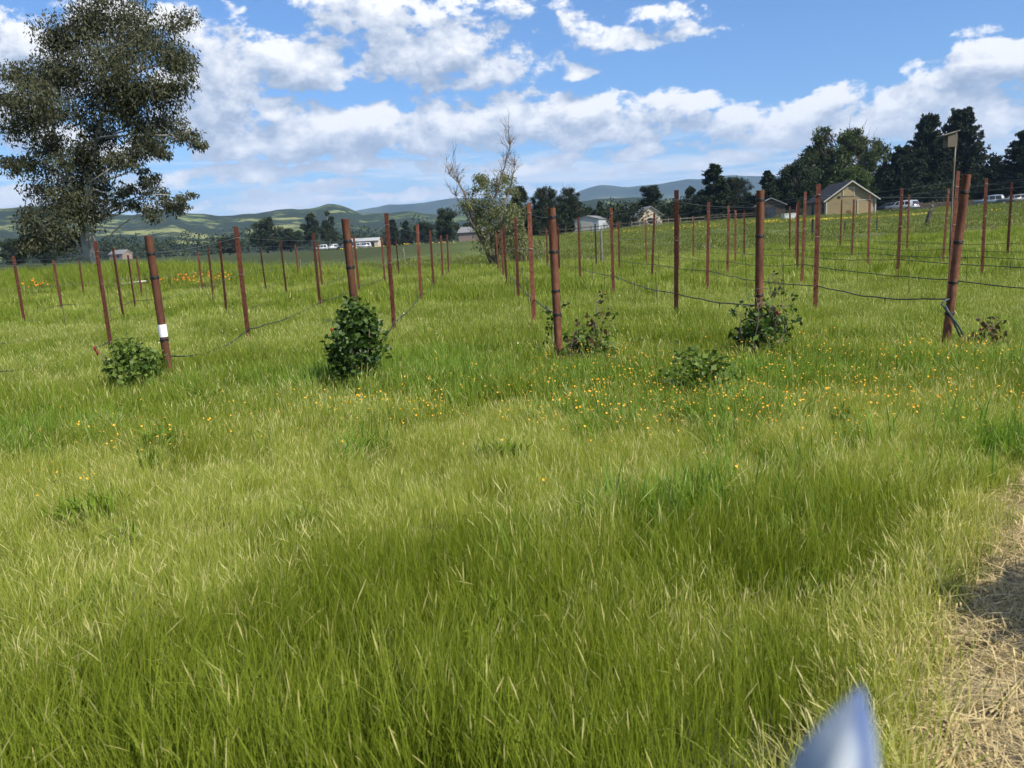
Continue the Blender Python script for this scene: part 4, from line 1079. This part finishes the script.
def grass_mat(name, lo, hi, tip, straw, trans=.38):
    m, t, out = mat(name)
    a = t.new('ShaderNodeVertexColor', layer_name='bc'); s_ = t.new('ShaderNodeSeparateColor'); t.l.new(a.outputs[0], s_.inputs[0])
    geo = t.new('ShaderNodeNewGeometry'); P = geo.outputs['Position']; pp = t.sep(P); P2 = t.xyz(pp[0], pp[1], 0)
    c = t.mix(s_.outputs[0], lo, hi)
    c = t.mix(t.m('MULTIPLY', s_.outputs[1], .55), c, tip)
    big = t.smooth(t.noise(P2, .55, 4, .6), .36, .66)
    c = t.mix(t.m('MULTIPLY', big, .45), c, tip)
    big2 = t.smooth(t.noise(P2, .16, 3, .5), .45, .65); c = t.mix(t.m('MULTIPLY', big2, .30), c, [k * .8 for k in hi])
    st_ = t.mix(s_.outputs[0], [k * .75 for k in straw], [min(1, k * 1.2) for k in straw])
    c = t.mix(s_.outputs[2], c, st_)
    b = principled(t, c, .48, .28)
    tr = t.new('ShaderNodeBsdfTranslucent'); t.put(tr.inputs[0], t.mix(1.0, c, (1.15, 1.2, .6), 'MULTIPLY'))
    mx = t.new('ShaderNodeMixShader'); mx.inputs[0].default_value = trans; t.l.new(b, mx.inputs[1]); t.l.new(tr.outputs[0], mx.inputs[2])
    t.l.new(mx.outputs[0], out.inputs[0]); return m
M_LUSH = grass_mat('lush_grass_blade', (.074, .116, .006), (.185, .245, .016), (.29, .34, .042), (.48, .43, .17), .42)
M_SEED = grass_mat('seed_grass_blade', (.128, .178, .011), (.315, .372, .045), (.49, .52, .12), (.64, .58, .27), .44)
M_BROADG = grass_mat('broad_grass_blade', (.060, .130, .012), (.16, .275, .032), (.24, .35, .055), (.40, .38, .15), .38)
M_PAST = grass_mat('shaded_pasture_blade', (.055, .088, .011), (.14, .185, .030), (.21, .24, .055), (.36, .33, .14), .35)  # pasture green deepened to stand in for cloud shadow
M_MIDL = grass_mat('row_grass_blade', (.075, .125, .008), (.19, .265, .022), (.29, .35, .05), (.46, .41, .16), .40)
M_MIDS = grass_mat('row_seed_blade', (.10, .15, .013), (.27, .335, .045), (.40, .44, .10), (.60, .57, .26), .40)
M_WEED = grass_mat('weed_leaf', (.065, .120, .012), (.16, .24, .025), (.22, .30, .035), (.35, .30, .12), .32)
M_STRAW = grass_mat('straw_blade', (.34, .26, .12), (.54, .43, .22), (.58, .47, .25), (.54, .43, .22), .15)

def scatter(name, meshes, mt, P, scale, label, rotz=None, tilt=.10, seed=0):
    """one 'stuff' object: tuft models instanced on points"""
    col = bpy.data.collections.new(name + '_models')
    for k, me in enumerate(meshes):
        if len(me.materials) == 0: me.materials.append(mt)
        col.objects.link(bpy.data.objects.new(name + '_model', me))
    g = np.random.default_rng(seed); n = len(P)
    me = bpy.data.meshes.new(name); me.vertices.add(n); me.vertices.foreach_set('co', np.asarray(P, np.float32).ravel())
    ra = me.attributes.new('rot', 'FLOAT_VECTOR', 'POINT')
    rot = np.stack([g.normal(0, tilt, n), g.normal(0, tilt, n), g.uniform(0, 6.28, n) if rotz is None else rotz], -1)
    ra.data.foreach_set('vector', rot.astype(np.float32).ravel())
    sa_ = me.attributes.new('sca', 'FLOAT', 'POINT'); sa_.data.foreach_set('value', np.asarray(scale, np.float32))
    ia = me.attributes.new('idx', 'INT', 'POINT'); ia.data.foreach_set('value', g.integers(0, len(meshes), n).astype(np.int32))
    me.update(); o = obj(name, me)
    ng = bpy.data.node_groups.new(name + '_scatter', 'GeometryNodeTree')
    ng.interface.new_socket('Geometry', in_out='INPUT', socket_type='NodeSocketGeometry'); ng.interface.new_socket('Geometry', in_out='OUTPUT', socket_type='NodeSocketGeometry')
    N = ng.nodes; gi = N.new('NodeGroupInput'); go = N.new('NodeGroupOutput'); ci = N.new('GeometryNodeCollectionInfo'); ci.inputs[0].default_value = col
    ci.inputs['Separate Children'].default_value = True; ci.inputs['Reset Children'].default_value = True
    ip = N.new('GeometryNodeInstanceOnPoints'); ip.inputs['Pick Instance'].default_value = True
    def na_(nm, ty): q = N.new('GeometryNodeInputNamedAttribute'); q.data_type = ty; q.inputs[0].default_value = nm; return q.outputs[0]
    L = ng.links.new
    L(gi.outputs[0], ip.inputs['Points']); L(ci.outputs[0], ip.inputs['Instance']); L(na_('idx', 'INT'), ip.inputs['Instance Index'])
    L(na_('rot', 'FLOAT_VECTOR'), ip.inputs['Rotation']); L(na_('sca', 'FLOAT'), ip.inputs['Scale']); L(ip.outputs[0], go.inputs[0])
    md = o.modifiers.new('scatter', 'NODES'); md.node_group = ng
    tag(o, label, kind='stuff'); return o

def wedge(r0, r1, dens_, seed, side=4.0, k=.66):
    """random points over the ground in view, with a margin of a step to each side"""
    g = np.random.default_rng(seed); Y = []; A = 0
    W = lambda y: k * y + side
    area = (k * (r1*r1 - r0*r0) + 2 * side * (r1 - r0)); n = int(area * dens_)
    y = g.uniform(r0, r1, int(n * 2.2) + 10); keep = g.random(len(y)) < (W(y) / W(r1)); y = y[keep][:n]
    x = g.uniform(-1, 1, len(y)) * W(y); return x, y
# where the sward is rank and dark, and where it is short, pale and gone to seed
LUSHP = [(680, 540, 1.0, .55, .5), (420, 610, .9, .45, .55), (890, 500, .5, .6, .6), (200, 690, 1.0, .4, .45), (640, 700, .5, .3, .4), (60, 400, 1.6, 1.0, .6), (410, 360, .9, .8, .8), (560, 375, .9, .6, .5), (840, 620, .35, .3, .5), (230, 360, 1.6, .9, .4)]
DRYP = [(700, 440, 1.8, 1.0, .6), (150, 500, 1.5, .7, .5), (560, 440, 1.4, .8, .5), (640, 600, .6, .3, .5), (780, 590, .5, .25, .4), (60, 470, 1.0, .6, .4), (480, 480, 1.0, .5, .3)]
def lush(x, y):
    v = fbm(x, y, 1.5, 3) * .9 + fbm(x + 40, y, 6.0, 2) * .6 - .30
    for (px, py, sx, sy, wgt) in LUSHP: p = ground_px(px, py, .2); v = v + 1.5 * wgt * np.exp(-((x - p[0]) / sx)**2 - ((y - p[1]) / sy)**2)
    for (px, py, sx, sy, wgt) in DRYP: p = ground_px(px, py, .2); v = v - 1.3 * wgt * np.exp(-((x - p[0]) / sx)**2 - ((y - p[1]) / sy)**2)
    return v
def field(x, y): return np.stack([x, y, terrain(x, y) - .01], -1)
T_L0 = [tuft('lush_tuft', 10 + k, 1000, .30, .14, .38, .0033, 4, .29, .04, .010, .08) for k in range(6)]
T_S0 = [tuft('seed_tuft', 30 + k, 1000, .30, .12, .38, .0028, 4, .33, .17, .016, .08) for k in range(6)]
T_L1 = [tuft('lush_tuft', 50 + k, 1200, .62, .15, .36, .0064, 4, .30, .08, .015) for k in range(5)]
T_S1 = [tuft('seed_tuft', 70 + k, 1200, .62, .13, .37, .0054, 4, .33, .17, .014) for k in range(5)]
T_L2 = [tuft('lush_tuft', 90 + k, 950, 1.3, .18, .36, .017, 2, .34, 0, .04) for k in range(4)]
T_S2 = [tuft('seed_tuft', 110 + k, 1000, 1.3, .18, .36, .014, 2, .38, 0, .08) for k in range(4)]
T_BG = [tuft('broad_tuft', 210 + k, 42, .15, .25, .52, .0125, 4, .42, 0, .02) for k in range(5)]
T_WE = [tuft('weed_clump', 220 + k, 60, .11, .05, .17, .019, 3, .75, 0, .02) for k in range(5)]
T_B2 = [tuft('bank_tuft', 140 + k, 50, .45, .45, .95, .022, 2, .30, 0, .04) for k in range(4)]
T_ST = [tuft('straw_tuft', 130 + k, 30, .14, .10, .26, .0045, 3, 1.2, 0, 1.0, .0, 0, .85) for k in range(5)]
T_WD = [tuft('weed_tuft', 160 + k, 46, .15, .22, .42, .0055, 4, .32, .03, .03) for k in range(4)]
T_P3 = [tuft('pasture_tuft', 190 + k, 900, 2.2, .10, .24, .03, 2, .4, 0, .10) for k in range(3)]

def grid(r0, r1, step, seed, side, k=.66):
    """a loose planting grid over the ground in view, with a margin of a step to each side"""
    g = np.random.default_rng(seed); X = []; Y = []
    for y in np.arange(r0, r1, step):
        W = k * y + side; x = np.arange(-W, W, step) + g.uniform(0, step); X.append(x); Y.append(np.full(len(x), y))
    x = np.concatenate(X); y = np.concatenate(Y)
    return x + g.uniform(-.35, .35, len(x)) * step, y + g.uniform(-.35, .35, len(x)) * step

def lay(r0, r1, dens_, TL, TS, seed, side, nm, where):
    x, y = grid(r0, r1, dens_, seed, side); ok = ~on_path(x, y); x, y = x[ok], y[ok]
    lv = lush(x, y); g = np.random.default_rng(seed + 1)
    e = x - path_edge(y); pathfade = np.where((y < 9) & (e < .3), 1 - .5 * S((e + .55) / .5), 1.0)
    isl = lv + g.normal(0, .17, len(x)) > .43
    hs = (.80 + .36 * np.clip(lv, 0, 1.1)) * g.uniform(.88, 1.1, len(x)) * pathfade
    P = field(x, y)
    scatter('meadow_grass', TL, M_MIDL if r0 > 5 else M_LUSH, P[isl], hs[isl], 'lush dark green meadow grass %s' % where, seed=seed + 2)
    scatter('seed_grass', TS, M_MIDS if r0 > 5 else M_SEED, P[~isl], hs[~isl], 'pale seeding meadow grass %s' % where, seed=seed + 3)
lay(1.3, 7.0, .345, T_L0, T_S0, 201, 1.6, 'near', 'in the foreground')
lay(7.0, 19.0, .69, T_L1, T_S1, 211, 2.5, 'mid', 'around the end posts and front rows')
lay(19.0, 48.0, 1.55, T_L2, T_S2, 221, 4, 'far', 'between the rear vine rows')
x, y = grid(48, 135, 3.2, 231, 5); ok = (y < 66 + .6 * x) | (x > 0) | (y < 60); x, y = x[ok], y[ok]
scatter('pasture_grass', T_P3, M_PAST, field(x, y), .9 + .3 * np.random.default_rng(5).random(len(x)), 'short green pasture grass out to the far fence', seed=232)
# broader blue-green clumps and leafy weeds mixed through the sward
g = np.random.default_rng(300); bx_, by_ = [], []
for (px, py, sx, sy, n) in [(410, 362, .55, .45, 190), (440, 372, .5, .3, 90), (20, 432, .5, .35, 60), (300, 372, 1.0, .4, 60), (560, 372, .7, .4, 70), (700, 400, .5, .3, 50), (860, 360, 1.0, .5, 60), (1010, 430, .4, .4, 40), (660, 500, .5, .3, 26), (760, 372, .5, .3, 50)]:
    p = ground_px(px, py, .2); bx_.append(g.normal(p[0], sx, n)); by_.append(g.normal(p[1], sy, n))
x, y = wedge(4.5, 14, .6, 301, 1.5); bx_.append(x); by_.append(y)
x = np.concatenate(bx_); y = np.concatenate(by_); ok = ~on_path(x, y); x, y = x[ok], y[ok]
scatter('broad_grass', T_BG, M_BROADG, field(x, y), g.uniform(.6, 1.0, len(x)), 'broad-bladed blue-green grass clumps among the meadow', seed=302)
x, y = wedge(2.6, 12, 2.0, 303, 1.5); keep = (fbm(x, y, .9, 2) > .5) & ~on_path(x, y); x, y = x[keep], y[keep]
P = field(x, y); P[:, 2] += g.uniform(.03, .14, len(x))
scatter('leafy_weeds', T_WE, M_WEED, P, g.uniform(.8, 1.4, len(x)), 'low broad-leaved weeds mixed through the near meadow', seed=304, tilt=.25)
# rank grass on the bank under the eucalyptus
g = np.random.default_rng(240); x = g.normal(-23, 6.0, 2200); y = g.normal(41.5, 2.0, 2200); scatter('bank_grass', T_B2, M_MIDL, field(x, y), g.uniform(.7, 1.25, 2200), 'tall rank grass on the bank under the eucalyptus', seed=241)
# dry cut grass lying on the path, a few green tufts in it
g = np.random.default_rng(250); y = g.uniform(1.0, 8.5, 2600); x = path_edge(y) + g.uniform(-.16, 1.7, 2600)
P = field(x, y); P[:, 2] += .022; bare = fbm(x, y, .5, 3) > .52; keep = ~bare | (g.random(2600) < .25)
scatter('straw_litter', T_ST, M_STRAW, P[keep], g.uniform(.6, 1.25, keep.sum()), 'dry straw litter lying on the path', seed=251, tilt=.05)
y = g.uniform(1.6, 8.5, 330); x = path_edge(y) + np.abs(g.normal(0, .5, 330)); keep = (fbm(x + 9, y, .7, 2) > .55) | (y > 3.9)
scatter('path_weeds', T_WD, M_LUSH, field(x[keep], y[keep]), g.uniform(.25, .5, keep.sum()), 'short green weeds growing through the path', seed=252)
y = g.uniform(1.3, 4.2, 300); x = path_edge(y) + g.normal(-.08, .10, 300)
T_DE = [tuft('dry_tuft', 170 + k, 34, .14, .12, .28, .0045, 4, .5, .2, .42) for k in range(4)]
scatter('dry_edge_grass', T_DE, M_SEED, field(x, y), g.uniform(.7, 1.1, 300), 'bleached dry grass along the path edge', seed=253)

# wildflowers
def flower_model(name, mt, R, petals, h, seed):
    g = np.random.default_rng(seed); mb = MB()
    for k in range(petals):
        a = 6.283 * k / petals; b = a + 6.283 / petals * .48; c = a - 6.283 / petals * .48
        mb.add([(0, 0, h), (R * .8 * math.cos(c), R * .8 * math.sin(c), h + R * .35), (R * math.cos(a), R * math.sin(a), h + R * .45), (R * .8 * math.cos(b), R * .8 * math.sin(b), h + R * .35)], [(0, 1, 2, 3)])
    me = mb.mesh(name); me.materials.append(mt); return me
g = np.random.default_rng(260); fx, fy = [], []
for (px, py, sx, sy, n) in [(720, 400, 1.1, .55, 150), (700, 360, 1.4, .8, 110), (830, 385, 1.2, .7, 110), (640, 370, .7, .6, 60), (590, 350, .5, .4, 28), (940, 380, .9, .6, 50), (870, 345, 1.2, .6, 60), (370, 398, .35, .18, 34), (560, 395, 1.2, .5, 30), (420, 400, 1.3, .5, 24), (160, 425, .5, .2, 16), (40, 470, .5, .25, 10), (300, 395, 1.2, .4, 12), (800, 330, 1.4, .7, 50), (980, 345, .7, .4, 30)]:
    p = ground_px(px, py, .33); fx.append(g.normal(p[0], sx, int(n * 3.2))); fy.append(g.normal(p[1], sy, int(n * 3.2)))
x = np.concatenate(fx); y = np.concatenate(fy); ok = ~on_path(x, y); x, y = x[ok], y[ok]
P = field(x, y); P[:, 2] += g.uniform(.26, .40, len(x))
YF = [flower_model('yellow_flower', M_PETALYEL, .0080, 6, 0, k) for k in range(2)]
scatter('yellow_wildflowers', YF, M_PETALYEL, P, g.uniform(.6, 1.25, len(x)), 'scattered yellow wildflowers in the grass before the end posts', tilt=.5, seed=261)
fx, fy = [], []
for (px, py, sx, sy, n) in [(188, 281, .36, .25, 45), (216, 277, .30, .2, 40), (35, 283, .3, .25, 30), (168, 287, .5, .3, 22)]:
    Y = 36.0; p = at(px, horizon(px), Y); fx.append(g.normal(p[0], sx, n)); fy.append(g.normal(Y, sy * 2.5, n))
x = np.concatenate(fx); y = np.concatenate(fy); P = field(x, y); P[:, 2] += g.uniform(.45, .75, len(x))
scatter('orange_poppies', [flower_model('poppy', M_PETALORG, .038, 5, 0, 9)], M_PETALORG, P, g.uniform(.7, 1.3, len(x)), 'patches of orange poppies behind the left post rows', tilt=.5, seed=262)
fx, fy = [], []
for (px, Y, sx, sy, n) in [(850, 96, 8, 2.2, 700), (735, 100, 7, 4, 300), (800, 100, 6, 3, 150), (405, 110, 6, 3, 140), (640, 110, 8, 3, 120)]:
    p = at(px, horizon(px), Y); fx.append(g.normal(p[0], sx, n)); fy.append(g.normal(Y, sy, n))
x = np.concatenate(fx); y = np.concatenate(fy); P = field(x, y); P[:, 2] += g.uniform(.2, .3, len(x))
scatter('mustard_flowers', [flower_model('mustard', simple('mustard_petal', (.75, .56, .05), .6), .07, 5, 0, 3)], None, P, g.uniform(.7, 1.2, len(x)), 'far yellow mustard flowers in the field before the barn', tilt=.7, seed=263)
x, y = wedge(9, 30, .3, 270, 3); P = field(x, y); P[:, 2] += g.uniform(.34, .46, len(x))
scatter('pale_seed_heads', [flower_model('pale_head', M_PETALPALE, .011, 5, 0, 4)], None, P, g.uniform(.7, 1.3, len(x)), 'tiny pale seed heads dotted over the meadow', tilt=.6, seed=271)

# ------------------------------------------------------------------ the blurred blue cloth tip right in front of the lens
m, t, out = mat('blue_white_cloth')
tcn = t.new('ShaderNodeTexCoord'); pp = t.sep(tcn.outputs['Object'])
n = t.noise(tcn.outputs['Object'], 60, 3)
xx = t.m('ADD', t.m('MULTIPLY', t.m('ADD', pp[0], -.0015), 45.0), t.m('MULTIPLY', t.m('SUBTRACT', n, .5), .35))
c = t.ramp(t.m('ADD', xx, .5, clamp=True), [(.08, (.30, .36, .44)), (.34, (.60, .63, .64)), (.50, (.42, .47, .54)), (.62, (.08, .13, .28)), (.76, (.12, .17, .32)), (.92, (.30, .37, .48))])
t.l.new(principled(t, c, .8, .2), out.inputs[0]); M_CLOTH = m
CYd = .20
tip = at(861, 686, CYd); bl = at(800, 770, CYd); br = at(874, 770, CYd)
mb = MB(); n = 18; vs = []
cen0 = (bl + br) / 2; wd = np.linalg.norm(br - bl) / 2
prof = [(0.0, .02), (.12, .20), (.30, .42), (.55, .68), (.8, .88), (1.0, 1.0), (1.6, 1.35), (3.0, 1.75), (6.0, 2.0), (12.0, 2.1), (20.0, 2.0)]
hgt = tip[2] - cen0[2]; foot = tz(cen0[0], cen0[1])
for s_, wq in prof:
    cc = tip + (cen0 - tip) * min(s_, 1.0); cc = np.array([cc[0], cc[1], tip[2] - hgt * s_])
    if s_ > 1: cc[0] -= .010 * (s_ - 1) / 19; cc[1] += .03 * (s_ - 1) / 19
    for k in range(n):
        w_ = 6.283 * k / n; f_ = 1 + .22 * math.sin(3 * w_ + s_ * .6) * min(1, s_ * 1.5)
        vs.append((cc[0] + wd * wq * f_ * math.cos(w_), cc[1] + wd * wq * .8 * f_ * math.sin(w_), cc[2]))
np_ = len(prof); fs = [(a*n+k, a*n+(k+1)%n, (a+1)*n+(k+1)%n, (a+1)*n+k) for a in range(np_-1) for k in range(n)] + [tuple(range(n)), tuple((np_-1)*n+k for k in range(n))[::-1]]
root = empty('furled_flag', (cen0[0], cen0[1] + .02, foot))
o = mb.add(vs, fs).build('cloth', M_CLOTH, root, True); o.location = (0, 0, 0)
for v_ in o.data.vertices: v_.co -= Vector((cen0[0], cen0[1] + .02, foot))
MB().tube([(-.008, 0, -.2), (-.008, 0, tip[2] - foot - hgt * 15)], .006, 8).build('stick', M_GREYWOOD, root)
tag(root, 'blurred blue and white pointed cloth tip close to the lens', 'flag')

# leafy shrub added out of view to cast the shadow on the path
p = np.array([3.02, 2.22]); p = np.array([p[0], p[1], tz(*p)]); root = empty('shadow_caster_shrub', p); g = np.random.default_rng(90)
cs = []; st = MB()
for _ in range(70):
    a = g.uniform(0, 6.28); zz = g.uniform(.15, 1.25); r_ = .50 * math.sqrt(g.random()) * (1.1 - .4 * abs(zz - .7)); c = np.array([r_ * math.cos(a), r_ * math.sin(a), zz]); cs.append(c); limb(st, (0, 0, -.05), c, .012, .004, g, .06, 4, 4)
st.build('stems', M_TWIG, root); v, q, a = leaves(cs, .075, 110, [(.19,) * 3] * 70, 91, .1, 1.4); obj('foliage', mesh_np('foliage', v, q, attr=a), M_ROSE, root)
tag(root, 'dense rounded shrub added out of view to shade the path', 'shrub')
